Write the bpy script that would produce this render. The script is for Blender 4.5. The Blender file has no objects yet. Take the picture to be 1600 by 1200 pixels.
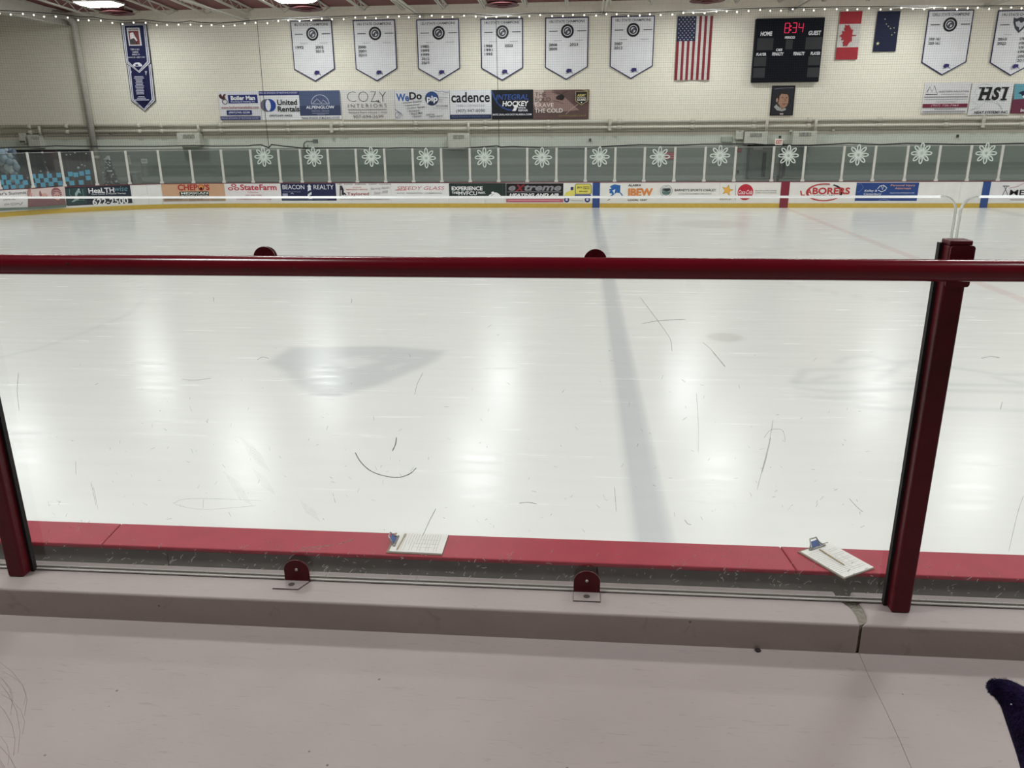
import bpy, math, random
import numpy as np
from mathutils import Vector

random.seed(7)
SC = bpy.context.scene
COL = SC.collection

# ------------------------------------------------------------------ camera
FPX, PITCH, YAW, ROLL, HC, DFAR = 1236.6434, 0.310290, 0.086589, -0.0078527, 3.18828, 34.7604
_f = np.array([-math.sin(YAW) * math.cos(PITCH), math.cos(YAW) * math.cos(PITCH), -math.sin(PITCH)])
_r = np.array([math.cos(YAW), math.sin(YAW), 0.0])
_u = np.cross(_r, _f)
_c, _s = math.cos(ROLL), math.sin(ROLL)
_r, _u = _c * _r + _s * _u, -_s * _r + _c * _u
CAMP = np.array([0.0, 0.0, HC])
cam_d = bpy.data.cameras.new('camera'); cam = bpy.data.objects.new('camera', cam_d); COL.objects.link(cam)
from mathutils import Matrix
cam.matrix_world = Matrix(((_r[0], _u[0], -_f[0], 0), (_r[1], _u[1], -_f[1], 0), (_r[2], _u[2], -_f[2], HC), (0, 0, 0, 1)))
cam_d.sensor_fit = 'HORIZONTAL'; cam_d.sensor_width = 36.0; cam_d.lens = FPX / 1600 * 36.0
cam_d.clip_start = 0.05; cam_d.clip_end = 200
SC.camera = cam

# ------------------------------------------------------------------ world, light level, exposure
W = bpy.data.worlds.new('world'); SC.world = W; W.use_nodes = True
W.node_tree.nodes['Background'].inputs[0].default_value = (0.9, 0.95, 1.0, 1)
W.node_tree.nodes['Background'].inputs[1].default_value = 0.03
SC.view_settings.view_transform = 'Standard'; SC.view_settings.look = 'None'
SC.view_settings.gamma = 1.0; SC.view_settings.use_curve_mapping = False
SC.view_settings.exposure = 0.0
SC.cycles.max_bounces = 5; SC.cycles.diffuse_bounces = 3; SC.cycles.glossy_bounces = 2; SC.cycles.adaptive_threshold = 0.03; SC.cycles.transparent_max_bounces = 16; SC.cycles.caustics_reflective = False; SC.cycles.caustics_refractive = False
LAMP = 67.0           # radiance of the ceiling fixtures' lenses
LAMP_COL = (.94, 1.0, .985)

# ------------------------------------------------------------------ photo geometry helpers (a survey of the place)
def ray(px, py):
    return _f + (px - 800) / FPX * _r - (py - 600) / FPX * _u
def hitY(px, py, Y):
    d = ray(px, py); return CAMP + d * (Y / d[1])
def hitZ(px, py, Z):
    d = ray(px, py); return CAMP + d * ((Z - HC) / d[2])

WALLY = 38.4
BX0, BR = -15.6, 9.3            # far boards: straight part ends at BX0, corner radius BR
def board_at(px, py):
    d = ray(px, py)
    h = CAMP + d * (DFAR / d[1])
    if h[0] >= BX0: return h[0], h[2]
    cx, cy = BX0, DFAR - BR
    a = d[0] ** 2 + d[1] ** 2; b = 2 * (d[0] * -cx + d[1] * -cy); c = cx * cx + cy * cy - BR * BR
    t = (-b + math.sqrt(max(0, b * b - 4 * a * c))) / (2 * a)
    h = CAMP + d * t
    return BX0 - BR * math.atan2(BX0 - h[0], h[1] - cy), h[2]
def board3(s, z, off):
    if s >= BX0: return (s, DFAR - off, z)
    ph = (BX0 - s) / BR
    if ph > math.pi / 2:
        return (BX0 - BR + off, DFAR - BR - (ph - math.pi / 2) * BR, z)
    r = BR - off
    return (BX0 - r * math.sin(ph), DFAR - BR + r * math.cos(ph), z)

# ------------------------------------------------------------------ materials
def lin(c):
    if isinstance(c, str):
        c = [int(c[i:i + 2], 16) / 255 for i in (1, 3, 5)]
    return tuple(x / 12.92 if x <= 0.04045 else ((x + 0.055) / 1.055) ** 2.4 for x in c)
MATS = {}
def mat(name, col, rough=0.55, metal=0.0, spec=0.4, vary=0.06, scale=6.0, bump=0.0, bscale=60.0, emit=0.0, stretch=None, coat=0.0):
    key = (name, str(col))
    if key in MATS: return MATS[key]
    m = bpy.data.materials.new(name); m.use_nodes = True
    nt = m.node_tree; N, L = nt.nodes, nt.links
    p = N['Principled BSDF']; c = lin(col)
    p.inputs['Roughness'].default_value = rough; p.inputs['Metallic'].default_value = metal
    p.inputs['Specular IOR Level'].default_value = spec; p.inputs['Coat Weight'].default_value = coat
    tc = N.new('ShaderNodeTexCoord'); src = tc.outputs['Object']
    if stretch:
        mp = N.new('ShaderNodeMapping'); mp.inputs['Scale'].default_value = stretch
        L.new(src, mp.inputs[0]); src = mp.outputs[0]
    nz = N.new('ShaderNodeTexNoise'); nz.inputs['Scale'].default_value = scale; nz.inputs['Detail'].default_value = 2
    L.new(src, nz.inputs['Vector'])
    cr = N.new('ShaderNodeMapRange'); cr.inputs[1].default_value = 0.3; cr.inputs[2].default_value = 0.7
    cr.inputs[3].default_value = 1 - vary; cr.inputs[4].default_value = 1 + vary
    L.new(nz.outputs[0], cr.inputs[0])
    vm = N.new('ShaderNodeVectorMath'); vm.operation = 'SCALE'; vm.inputs[0].default_value = c
    L.new(cr.outputs[0], vm.inputs['Scale']); L.new(vm.outputs[0], p.inputs['Base Color'])
    if bump:
        n2 = N.new('ShaderNodeTexNoise'); n2.inputs['Scale'].default_value = bscale; n2.inputs['Detail'].default_value = 3
        L.new(src, n2.inputs['Vector'])
        b = N.new('ShaderNodeBump'); b.inputs['Strength'].default_value = bump; b.inputs['Distance'].default_value = 0.01
        L.new(n2.outputs[0], b.inputs['Height']); L.new(b.outputs[0], p.inputs['Normal'])
    if emit:
        p.inputs['Emission Color'].default_value = (*c, 1); p.inputs['Emission Strength'].default_value = emit
    MATS[key] = m
    return m
def pm(col):
    c = lin(col); c = tuple(min(.92, 1.18 * x) for x in c); c = tuple(12.92 * x if x <= .0031308 else 1.055 * x ** (1 / 2.4) - .055 for x in c)
    return mat('print', c, rough=0.5, spec=0.3, vary=0.03, scale=3.0)

def glass_mat(name, tint, haze, gl=1.0, hazecol=(.8, .82, .8), rough=0.02, noise=0.0):
    m = bpy.data.materials.new(name); m.use_nodes = True
    nt = m.node_tree; N, L = nt.nodes, nt.links; N.clear()
    out = N.new('ShaderNodeOutputMaterial')
    tr = N.new('ShaderNodeBsdfTransparent'); tr.inputs[0].default_value = (*tint, 1)
    gs = N.new('ShaderNodeBsdfGlossy'); gs.inputs['Roughness'].default_value = rough; gs.inputs[0].default_value = (gl, gl, gl, 1)
    df = N.new('ShaderNodeBsdfDiffuse'); df.inputs[0].default_value = (*hazecol, 1)
    fr = N.new('ShaderNodeFresnel'); gm = N.new('ShaderNodeNewGeometry'); e1 = N.new('ShaderNodeMath'); e1.operation = 'MULTIPLY_ADD'; e1.inputs[1].default_value = -2; e1.inputs[2].default_value = 1
    pw = N.new('ShaderNodeMath'); pw.operation = 'POWER'; pw.inputs[0].default_value = 1.62
    L.new(gm.outputs['Backfacing'], e1.inputs[0]); L.new(e1.outputs[0], pw.inputs[1]); L.new(pw.outputs[0], fr.inputs[0])   # same reflectance from both faces of the sheet
    m1 = N.new('ShaderNodeMixShader'); m2 = N.new('ShaderNodeMixShader')
    m1.inputs[0].default_value = haze
    if noise:
        tc = N.new('ShaderNodeTexCoord'); nz = N.new('ShaderNodeTexNoise'); nz.inputs['Scale'].default_value = noise; nz.inputs['Detail'].default_value = 6
        mr = N.new('ShaderNodeMapRange'); mr.inputs[1].default_value = .35; mr.inputs[2].default_value = .75; mr.inputs[3].default_value = haze * .3; mr.inputs[4].default_value = haze * 2
        L.new(tc.outputs['Object'], nz.inputs['Vector']); L.new(nz.outputs[0], mr.inputs[0]); L.new(mr.outputs[0], m1.inputs[0])
    L.new(tr.outputs[0], m1.inputs[1]); L.new(df.outputs[0], m1.inputs[2])
    L.new(fr.outputs[0], m2.inputs[0]); L.new(m1.outputs[0], m2.inputs[1]); L.new(gs.outputs[0], m2.inputs[2])
    L.new(m2.outputs[0], out.inputs[0])
    return m

# ------------------------------------------------------------------ mesh helpers
LOC = {}
def wloc(o): return LOC.get(o.name, (0, 0, 0)) if o else (0, 0, 0)
def build(name, V, F, m, parent=None, smooth=False, origin=None):
    V = np.asarray(V, dtype=float).reshape(-1, 3)
    if origin is None:
        lo, hi = V.min(0), V.max(0); origin = ((lo[0] + hi[0]) / 2, (lo[1] + hi[1]) / 2, lo[2])
    me = bpy.data.meshes.new(name); me.from_pydata([tuple(v) for v in V - np.array(origin)], [], [tuple(f) for f in F]); me.update()
    if m: me.materials.append(m)
    if smooth:
        me.polygons.foreach_set('use_smooth', [True] * len(me.polygons))
    o = bpy.data.objects.new(name, me); COL.objects.link(o)
    pl = wloc(parent)
    o.location = (origin[0] - pl[0], origin[1] - pl[1], origin[2] - pl[2])
    if parent: o.parent = parent
    LOC[o.name] = origin
    return o
def tag(o, label=None, cat=None, group=None, kind=None):
    if label: o['label'] = label
    if cat: o['category'] = cat
    if group: o['group'] = group
    if kind: o['kind'] = kind
    return o
def thing(name, label, cat, loc, group=None, kind=None):
    o = bpy.data.objects.new(name, None); COL.objects.link(o); o.location = loc; LOC[o.name] = tuple(loc)
    o.empty_display_size = 0.1
    return tag(o, label, cat, group, kind)
def dup(root, dloc):
    def cp(o, par):
        c = o.copy(); COL.objects.link(c); c.parent = par
        for k in list(o.children): cp(k, c)
        return c
    c = cp(root, None); l = wloc(root)
    c.location = dloc; LOC[c.name] = tuple(dloc)
    return c

class MB:
    def __init__(s): s.V, s.F = [], []
    def add(s, V, F):
        n = len(s.V); s.V += [tuple(v) for v in V]; s.F += [tuple(i + n for i in f) for f in F]; return s
    def box(s, x0, x1, y0, y1, z0, z1):
        V = [(x, y, z) for x in (x0, x1) for y in (y0, y1) for z in (z0, z1)]
        return s.add(V, [(0, 1, 3, 2), (4, 6, 7, 5), (0, 4, 5, 1), (2, 3, 7, 6), (0, 2, 6, 4), (1, 5, 7, 3)])
    def bar(s, a, b, w, h=None, up=(0, 0, 1)):
        a, b = Vector(a), Vector(b); d = (b - a).normalized(); h = h or w
        u = Vector(up)
        if abs(d.dot(u)) > 0.95: u = Vector((0, 1, 0))
        x = d.cross(u).normalized(); y = x.cross(d).normalized()
        V = [p + x * (w / 2 * i) + y * (h / 2 * j) for p in (a, b) for i, j in ((-1, -1), (1, -1), (1, 1), (-1, 1))]
        return s.add(V, [(0, 3, 2, 1), (4, 5, 6, 7), (0, 1, 5, 4), (1, 2, 6, 5), (2, 3, 7, 6), (3, 0, 4, 7)])
    def tube(s, pts, r, n=12, caps=True):
        P = [Vector(p) for p in pts]; R = r if hasattr(r, '__len__') else [r] * len(P)
        rings = []; prev = None
        for i, p in enumerate(P):
            t = (P[min(i + 1, len(P) - 1)] - P[max(i - 1, 0)]).normalized()
            if prev is None:
                u = Vector((0, 0, 1)) if abs(t.z) < .9 else Vector((1, 0, 0))
                x = t.cross(u).normalized()
            else:
                x = (prev - t * prev.dot(t)).normalized()
            prev = x; y = t.cross(x)
            rings.append([p + (x * math.cos(2 * math.pi * k / n) + y * math.sin(2 * math.pi * k / n)) * R[i] for k in range(n)])
        V = [v for rg in rings for v in rg]; F = []
        for i in range(len(P) - 1):
            for k in range(n):
                F.append((i * n + k, i * n + (k + 1) % n, (i + 1) * n + (k + 1) % n, (i + 1) * n + k))
        if caps:
            F.append(tuple(reversed(range(n)))); F.append(tuple((len(P) - 1) * n + k for k in range(n)))
        return s.add(V, F)
    def sphere(s, c, r, seg=12, rings=8, sz=1.0):
        V = []; F = []
        V.append((c[0], c[1], c[2] + r * sz))
        for i in range(1, rings):
            th = math.pi * i / rings
            for k in range(seg):
                ph = 2 * math.pi * k / seg
                V.append((c[0] + r * math.sin(th) * math.cos(ph), c[1] + r * math.sin(th) * math.sin(ph), c[2] + r * sz * math.cos(th)))
        V.append((c[0], c[1], c[2] - r * sz)); e = len(V) - 1
        for k in range(seg): F.append((0, 1 + k, 1 + (k + 1) % seg)); F.append((e, e - seg + (k + 1) % seg, e - seg + k))
        for i in range(rings - 2):
            for k in range(seg):
                a = 1 + i * seg; F.append((a + k, a + seg + k, a + seg + (k + 1) % seg, a + (k + 1) % seg))
        return s.add(V, F)
    def lathe(s, c, prof, n=24):
        V = []; F = []
        for (r, z) in prof:
            for k in range(n):
                a = 2 * math.pi * k / n; V.append((c[0] + r * math.cos(a), c[1] + r * math.sin(a), c[2] + z))
        for i in range(len(prof) - 1):
            for k in range(n): F.append((i * n + k, i * n + (k + 1) % n, (i + 1) * n + (k + 1) % n, (i + 1) * n + k))
        return s.add(V, F)
    def prism(s, poly, f0, f1):
        """poly: 2-D points; f0/f1 map a 2-D point to 3-D for the two ends"""
        n = len(poly); V = [f0(p) for p in poly] + [f1(p) for p in poly]
        return s.add(V, [tuple(range(n)), tuple(reversed(range(n, 2 * n)))] + [(i, n + i, n + (i + 1) % n, (i + 1) % n) for i in range(n)])
    def build(s, name, m, parent=None, smooth=False, origin=None): return build(name, s.V, s.F, m, parent, smooth, origin)
def bevel(o, w, seg=2, angle=35):
    b = o.modifiers.new('bevel', 'BEVEL'); b.width = w; b.segments = seg; b.limit_method = 'ANGLE'; b.angle_limit = math.radians(angle)
    return o

# ------------------------------------------------------------------ lettering
TXT = {}
def text_mesh(s, bold=0.0, shear=0.0, space=1.0):
    k = (s, bold, shear, space)
    if k in TXT: return TXT[k]
    cu = bpy.data.curves.new('lettering', 'FONT'); cu.body = s; cu.offset = bold; cu.shear = shear; cu.space_character = space; cu.resolution_u = 3
    ob = bpy.data.objects.new('lettering', cu)
    me = ob.to_mesh()
    V = np.zeros(len(me.vertices) * 3); me.vertices.foreach_get('co', V); V = V.reshape(-1, 3)[:, :2]
    F = [tuple(p.vertices) for p in me.polygons]
    ob.to_mesh_clear(); bpy.data.objects.remove(ob); bpy.data.curves.remove(cu)
    if len(V):
        lo, hi = V.min(0), V.max(0); V = (V - lo) / np.maximum(hi - lo, 1e-6)
    TXT[k] = (V, F); return TXT[k]

class Canvas:
    """draws flat print on a real surface of the place; positions read off the photograph and carried to that surface"""
    def __init__(s, parent, kind, Y=None, off=0.01, step=0.004):
        s.p = parent; s.kind = kind; s.Y = Y; s.off = off; s.step = step
    def ab(s, px, py):
        if s.kind == 'board': return board_at(px, py)
        h = hitY(px, py, s.Y); return h[0], h[2]
    def to3(s, a, b, off):
        if s.kind == 'board': return board3(a, b, off)
        return (a, s.Y - off, b)
    def nxt(s): s.off += s.step; return s.off
    def raw(s, name, P, F, col, m=None):
        o = s.nxt()
        return build(name, [s.to3(a, b, o) for a, b in P], F, m or pm(col), s.p)
    def rect(s, x0, y0, x1, y1, col, name='print_block', m=None):
        A = s.ab(x0, (y0 + y1) / 2)[0]; B = s.ab(x1, (y0 + y1) / 2)[0]
        c = s.ab((x0 + x1) / 2, y0)[1]; d = s.ab((x0 + x1) / 2, y1)[1]
        return s.wrect(A, B, d, c, col, name, m)
    def wrect(s, A, B, z0, z1, col, name='print_block', m=None):
        n = max(1, int(abs(B - A) / 0.25)) if s.kind == 'board' and A < BX0 else 1
        P = []; F = []
        for i in range(n + 1):
            a = A + (B - A) * i / n; P += [(a, z0), (a, z1)]
        for i in range(n): F.append((2 * i, 2 * i + 2, 2 * i + 3, 2 * i + 1))
        return s.raw(name, P, F, col, m)
    def poly(s, pts, col, name='print_shape', m=None):
        P = [s.ab(*p) for p in pts]
        return s.raw(name, P, [tuple(range(len(P)))], col, m)
    def ell(s, cx, cy, rx, ry, col, inner=0.0, name='print_shape', a0=0, a1=360, n=36):
        c = s.ab(cx, cy); ex = s.ab(cx + rx, cy)[0] - c[0]; ey = c[1] - s.ab(cx, cy + ry)[1]
        P = []; F = []
        full = abs(a1 - a0) >= 360
        for i in range(n + 1):
            t = math.radians(a0 + (a1 - a0) * i / n); P += [(c[0] + ex * math.cos(t), c[1] + ey * math.sin(t)), (c[0] + ex * inner * math.cos(t), c[1] + ey * inner * math.sin(t))]
        if inner <= 0:
            return s.raw(name, P[0::2][:n + (0 if full else 1)], [tuple(range(n + (0 if full else 1)))], col)
        for i in range(n): F.append((2 * i, 2 * i + 2, 2 * i + 3, 2 * i + 1))
        return s.raw(name, P, F, col)
    def line(s, pts, w, col, name='print_line'):
        """w in pixels of the photo"""
        Q = [s.ab(*p) for p in pts]; k = abs(s.ab(pts[0][0] + 1, pts[0][1])[0] - s.ab(*pts[0])[0]) * w / 2
        P = []; F = []
        for i, q in enumerate(Q):
            a = Q[max(i - 1, 0)]; b = Q[min(i + 1, len(Q) - 1)]
            d = (b[0] - a[0], b[1] - a[1]); l = math.hypot(*d) or 1; nx, ny = -d[1] / l * k, d[0] / l * k
            P += [(q[0] + nx, q[1] + ny), (q[0] - nx, q[1] - ny)]
        for i in range(len(Q) - 1): F.append((2 * i, 2 * i + 2, 2 * i + 3, 2 * i + 1))
        return s.raw(name, P, F, col)
    def text(s, t, x0, y0, x1, y1, col, bold=0.0, shear=0.0, space=1.0, rot=0.0, m=None):
        A = s.ab(x0, (y0 + y1) / 2)[0]; B = s.ab(x1, (y0 + y1) / 2)[0]
        c = s.ab((x0 + x1) / 2, y0)[1]; d = s.ab((x0 + x1) / 2, y1)[1]
        return s.wtext(t, A, B, d, c, col, bold, shear, space, rot, m)
    def wtext(s, t, A, B, z0, z1, col, bold=0.0, shear=0.0, space=1.0, rot=0.0, m=None):
        V, F = text_mesh(t, bold, shear, space)
        if not len(V): return None
        P = [(A + (B - A) * v[0], z0 + (z1 - z0) * v[1] + rot * (B - A) * v[0]) for v in V]
        return s.raw('lettering', P, F, col, m)

# ================================================================== THE SETTING
X_L, X_R, Y_B = -28.6, 36.0, -7.0
FLOORZ, KERBZ, KERBY = 1.638, 1.740, 2.160
GLY = 2.291                                      # face of the near glass
# ---- ice sheet, with the painted lines and crests below the surface
xs = np.unique(np.concatenate([np.arange(-26, -12, .5), np.arange(-12, 14, .06), np.arange(14, 36.1, .5)]))
ys = np.unique(np.concatenate([np.arange(3.7, 15, .06), np.arange(15, 34.9, .33), [34.77]]))
GX, GY = np.meshgrid(xs, ys)
paint = np.ones((len(ys), len(xs), 3))
def put(mask, col, k=1.0):
    global paint
    c = np.array(col); paint = paint * (1 - mask[..., None] * k * (1 - c))
def sm(d, w): t = np.clip(.5 - d / (2 * w), 0, 1); return t * t * (3 - 2 * t)
def polymask(pts, w=.06):
    P = np.array([hitZ(a, b, 0)[:2] for a, b in pts]); inside = np.zeros(GX.shape, bool); dist = np.full(GX.shape, 1e9)
    j = len(P) - 1
    for i in range(len(P)):
        a, b = P[j], P[i]
        cond = ((b[1] > GY) != (a[1] > GY))
        xin = (a[0] - b[0]) * (GY - b[1]) / ((a[1] - b[1]) if abs(a[1] - b[1]) > 1e-9 else 1e-9) + b[0]
        inside ^= cond & (GX < xin)
        ab = b - a; t = np.clip(((GX - a[0]) * ab[0] + (GY - a[1]) * ab[1]) / (ab @ ab + 1e-12), 0, 1)
        dist = np.minimum(dist, np.hypot(GX - a[0] - t * ab[0], GY - a[1] - t * ab[1])); j = i
    return sm(np.where(inside, -dist, dist), w)
def linemask(pts, hw, w=.05):
    P = np.array([hitZ(a, b, 0)[:2] for a, b in pts]); dist = np.full(GX.shape, 1e9)
    for a, b in zip(P[:-1], P[1:]):
        ab = b - a; t = np.clip(((GX - a[0]) * ab[0] + (GY - a[1]) * ab[1]) / (ab @ ab + 1e-12), 0, 1)
        dist = np.minimum(dist, np.hypot(GX - a[0] - t * ab[0], GY - a[1] - t * ab[1]))
    return sm(dist - hw, w)
BLUE_I, GREY_I, RED_I = (.68, .695, .74), (.72, .74, .77), (.90, .70, .70)
put(sm(np.abs(GX - .64) - .15, .05), BLUE_I, .80)                        # blue line
put(sm(np.abs(GX - 16.55) - .15, .3), BLUE_I, .85)
put(sm(np.abs(GX - 8.53) - .14, .05), RED_I, .55)                         # centre line
d0 = np.hypot(GX - 8.53, GY - 19.3); put(sm(np.abs(d0 - 4.5) - .04, .10), GREY_I, .45)
sp = hitZ(1133, 527, 0); put(sm(np.hypot(GX - sp[0], GY - sp[1]) - .28, .06), (.80, .78, .78), .8)
sp = hitZ(1110, 350, 0); put(sm(np.hypot(GX - sp[0], (GY - sp[1])) - 1.2, .4), (.84, .78, .78), .6)
for pts in ([(0, 558), (60, 545), (130, 520), (200, 492), (222, 470), (224, 450), (190, 432)], ):
    put(linemask(pts, .04, .10), GREY_I, .40)
# crest near the blue line
put(polymask([(418, 566), (455, 543), (520, 542), (600, 541), (695, 548), (680, 564), (640, 582), (590, 602), (520, 622), (490, 617), (462, 600), (444, 580)], .12), GREY_I, .80)
put(polymask([(520, 562), (560, 557), (596, 565), (545, 576)], .10), (1.3, 1.28, 1.26), .6)
put(polymask([(478, 575), (508, 570), (505, 588), (478, 590)], .10), (1.25, 1.22, 1.2), .6)
put(polymask([(600, 573), (640, 566), (610, 580)], .08), (1.25, 1.22, 1.2), .5)
# outlined crest at the right
for pts in ([(1243, 596), (1258, 578), (1330, 577), (1400, 566), (1430, 564), (1500, 576), (1560, 585), (1605, 585)],
            [(1243, 598), (1400, 599), (1600, 603)], [(1310, 566), (1325, 558), (1360, 556), (1390, 564)],
            [(1372, 594), (1395, 578), (1410, 567)], [(1248, 606), (1300, 612), (1400, 608), (1560, 612), (1605, 613)],
            [(1270, 594), (1305, 588)], [(1255, 618), (1300, 622), (1360, 620)], [(1345, 636), (1400, 640), (1480, 638), (1600, 642)], [(1555, 590), (1600, 600)]):
    put(linemask(pts, .05, .09), GREY_I, .55)
nY, nX = GX.shape
idx = np.arange(nX * nY).reshape(nY, nX)
faces = np.stack([idx[:-1, :-1], idx[:-1, 1:], idx[1:, 1:], idx[1:, :-1]], -1).reshape(-1, 4)
me = bpy.data.meshes.new('floor_ice'); me.from_pydata(np.stack([GX, GY, np.zeros_like(GX)], -1).reshape(-1, 3).tolist(), [], faces.tolist())
att = me.color_attributes.new('paint', 'FLOAT_COLOR', 'POINT')
rgba = np.concatenate([paint.reshape(-1, 3), np.ones((nX * nY, 1))], 1); att.data.foreach_set('color', rgba.ravel())
m = bpy.data.materials.new('ice'); m.use_nodes = True; nt = m.node_tree; N, L = nt.nodes, nt.links; p = N['Principled BSDF']
at = N.new('ShaderNodeAttribute'); at.attribute_name = 'paint'
tc = N.new('ShaderNodeTexCoord'); mp = N.new('ShaderNodeMapping'); mp.inputs['Scale'].default_value = (.25, 3.0, 1)
L.new(tc.outputs['Object'], mp.inputs[0])
nz = N.new('ShaderNodeTexNoise'); nz.inputs['Scale'].default_value = 2.2; nz.inputs['Detail'].default_value = 4; L.new(mp.outputs[0], nz.inputs['Vector'])
mr = N.new('ShaderNodeMapRange'); mr.inputs[1].default_value = .35; mr.inputs[2].default_value = .72; mr.inputs[3].default_value = .985; mr.inputs[4].default_value = 1.015
L.new(nz.outputs[0], mr.inputs[0])
vm = N.new('ShaderNodeVectorMath'); vm.operation = 'MULTIPLY'; vm.inputs[1].default_value = (.80, .805, .775)
vs = N.new('ShaderNodeVectorMath'); vs.operation = 'SCALE'
L.new(at.outputs['Color'], vm.inputs[0]); L.new(vm.outputs[0], vs.inputs[0]); L.new(mr.outputs[0], vs.inputs['Scale']); L.new(vs.outputs[0], p.inputs['Base Color'])
mr2 = N.new('ShaderNodeMapRange'); mr2.inputs[1].default_value = .3; mr2.inputs[2].default_value = .75; mr2.inputs[3].default_value = .20; mr2.inputs[4].default_value = .29
L.new(nz.outputs[0], mr2.inputs[0]); L.new(mr2.outputs[0], p.inputs['Roughness'])
p.inputs['IOR'].default_value = 1.31; p.inputs['Specular IOR Level'].default_value = .5
mp2 = N.new('ShaderNodeMapping'); mp2.inputs['Scale'].default_value = (.6, 4, 1); L.new(tc.outputs['Object'], mp2.inputs[0])
n3 = N.new('ShaderNodeTexNoise'); n3.inputs['Scale'].default_value = 3; n3.inputs['Detail'].default_value = 3; L.new(mp2.outputs[0], n3.inputs['Vector'])
bp = N.new('ShaderNodeBump'); bp.inputs['Strength'].default_value = .03; bp.inputs['Distance'].default_value = .02
L.new(n3.outputs[0], bp.inputs['Height']); L.new(bp.outputs[0], p.inputs['Normal'])
me.materials.append(m)
ice = bpy.data.objects.new('floor_ice', me); COL.objects.link(ice); tag(ice, kind='structure')

# ---- far wall: painted block, cream above, sage band, grey-green below
def wall_mat():
    m = bpy.data.materials.new('painted_block'); m.use_nodes = True; nt = m.node_tree; N, L = nt.nodes, nt.links; p = N['Principled BSDF']
    p.inputs['Roughness'].default_value = .55; p.inputs['Specular IOR Level'].default_value = .3
    tc = N.new('ShaderNodeTexCoord'); sx = N.new('ShaderNodeSeparateXYZ'); L.new(tc.outputs['Object'], sx.inputs[0])
    cx = N.new('ShaderNodeCombineXYZ'); ad = N.new('ShaderNodeMath'); ad.operation = 'ADD'
    L.new(sx.outputs[0], ad.inputs[0]); L.new(sx.outputs[1], ad.inputs[1]); L.new(ad.outputs[0], cx.inputs[0]); L.new(sx.outputs[2], cx.inputs[1])
    br = N.new('ShaderNodeTexBrick'); br.inputs['Scale'].default_value = 1.0; br.inputs['Brick Width'].default_value = .4; br.inputs['Row Height'].default_value = .2
    br.inputs['Mortar Size'].default_value = .008; br.inputs['Color1'].default_value = (1, 1, 1, 1); br.inputs['Color2'].default_value = (.97, .97, .97, 1); br.inputs['Mortar'].default_value = (.86, .86, .86, 1)
    L.new(cx.outputs[0], br.inputs['Vector'])
    ramp = N.new('ShaderNodeValToRGB'); ramp.color_ramp.interpolation = 'CONSTANT'
    dv = N.new('ShaderNodeMath'); dv.operation = 'DIVIDE'; dv.inputs[1].default_value = 10.0; L.new(sx.outputs[2], dv.inputs[0]); L.new(dv.outputs[0], ramp.inputs[0])
    e = ramp.color_ramp.elements
    e[0].position = 0; e[0].color = (*lin('#a0a49f'), 1)
    e[1].position = .113; e[1].color = (*lin('#878e87'), 1)
    for pos, c in ((.150, '#7c837c'), (.165, '#8f968f'), (.245, '#d3d8cb'), (.290, '#efe8d8')):
        k = e.new(pos); k.color = (*lin(c), 1)
    mx = N.new('ShaderNodeMix'); mx.data_type = 'RGBA'; mx.blend_type = 'MULTIPLY'; mx.inputs[0].default_value = 1
    L.new(ramp.outputs[0], mx.inputs[6]); L.new(br.outputs[0], mx.inputs[7]); L.new(mx.outputs[2], p.inputs['Base Color'])
    bp = N.new('ShaderNodeBump'); bp.inputs['Strength'].default_value = .3; bp.inputs['Distance'].default_value = .01
    L.new(br.outputs[0], bp.inputs['Height']); L.new(bp.outputs[0], p.inputs['Normal'])
    return m
WM = wall_mat()
DECKZ, DSL = 8.56, .05           # roof deck height at the far wall, its rise per metre towards the camera
tag(build('wall_far', *(lambda b: (b.V, b.F))(MB().box(X_L - .3, X_R + .3, WALLY, WALLY + .3, -.1, 9.5)), WM, origin=(0, 0, 0)), kind='structure')
tag(build('wall_left', *(lambda b: (b.V, b.F))(MB().box(X_L - .3, X_L, Y_B, WALLY, -.1, 11.5)), WM, origin=(0, 0, 0)), kind='structure')
tag(build('wall_right', *(lambda b: (b.V, b.F))(MB().box(X_R, X_R + .3, Y_B, WALLY, -.1, 11.5)), WM, origin=(0, 0, 0)), kind='structure')
tag(build('wall_back', *(lambda b: (b.V, b.F))(MB().box(X_L - .3, X_R + .3, Y_B - .3, Y_B, -.1, 11.5)), mat('back_wall', '#8d8478', vary=.05), origin=(0, 0, 0)), kind='structure')
def deck(y): return DECKZ + DSL * (WALLY - y)
b = MB(); ym = 16.0
for ya, yb in ((WALLY + .3, ym), (ym, Y_B - .3)):
    za = deck(ya) if ya > ym else deck(ym); zb = deck(yb) if yb >= ym else deck(ym) - DSL * (ym - yb)
    V = [(X_L - .3, ya, za), (X_R + .3, ya, za), (X_R + .3, yb, zb), (X_L - .3, yb, zb)]
    V += [(x, y, z + .15) for x, y, z in V]
    b.add(V, [(0, 3, 2, 1), (4, 5, 6, 7), (0, 1, 5, 4), (1, 2, 6, 5), (2, 3, 7, 6), (3, 0, 4, 7)])
tag(b.build('ceiling', mat('maroon_deck', '#7d4a4b', rough=.6, vary=.05, scale=2), origin=(0, 0, 0)), kind='structure')
tag(build('floor_concourse', *(lambda b: (b.V, b.F))(MB().box(X_L, X_R, 34.95, WALLY, -.1, .05)), mat('rubber_floor', '#4b4c4a', rough=.8), origin=(0, 0, 0)), kind='structure')
tag(build('trim_bench', *(lambda b: (b.V, b.F))(MB().box(X_L, X_R, WALLY - .45, WALLY, .05, .95)), mat('ledge_paint', '#8f938e', rough=.6), origin=(0, 0, 0)), kind='structure')

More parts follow.
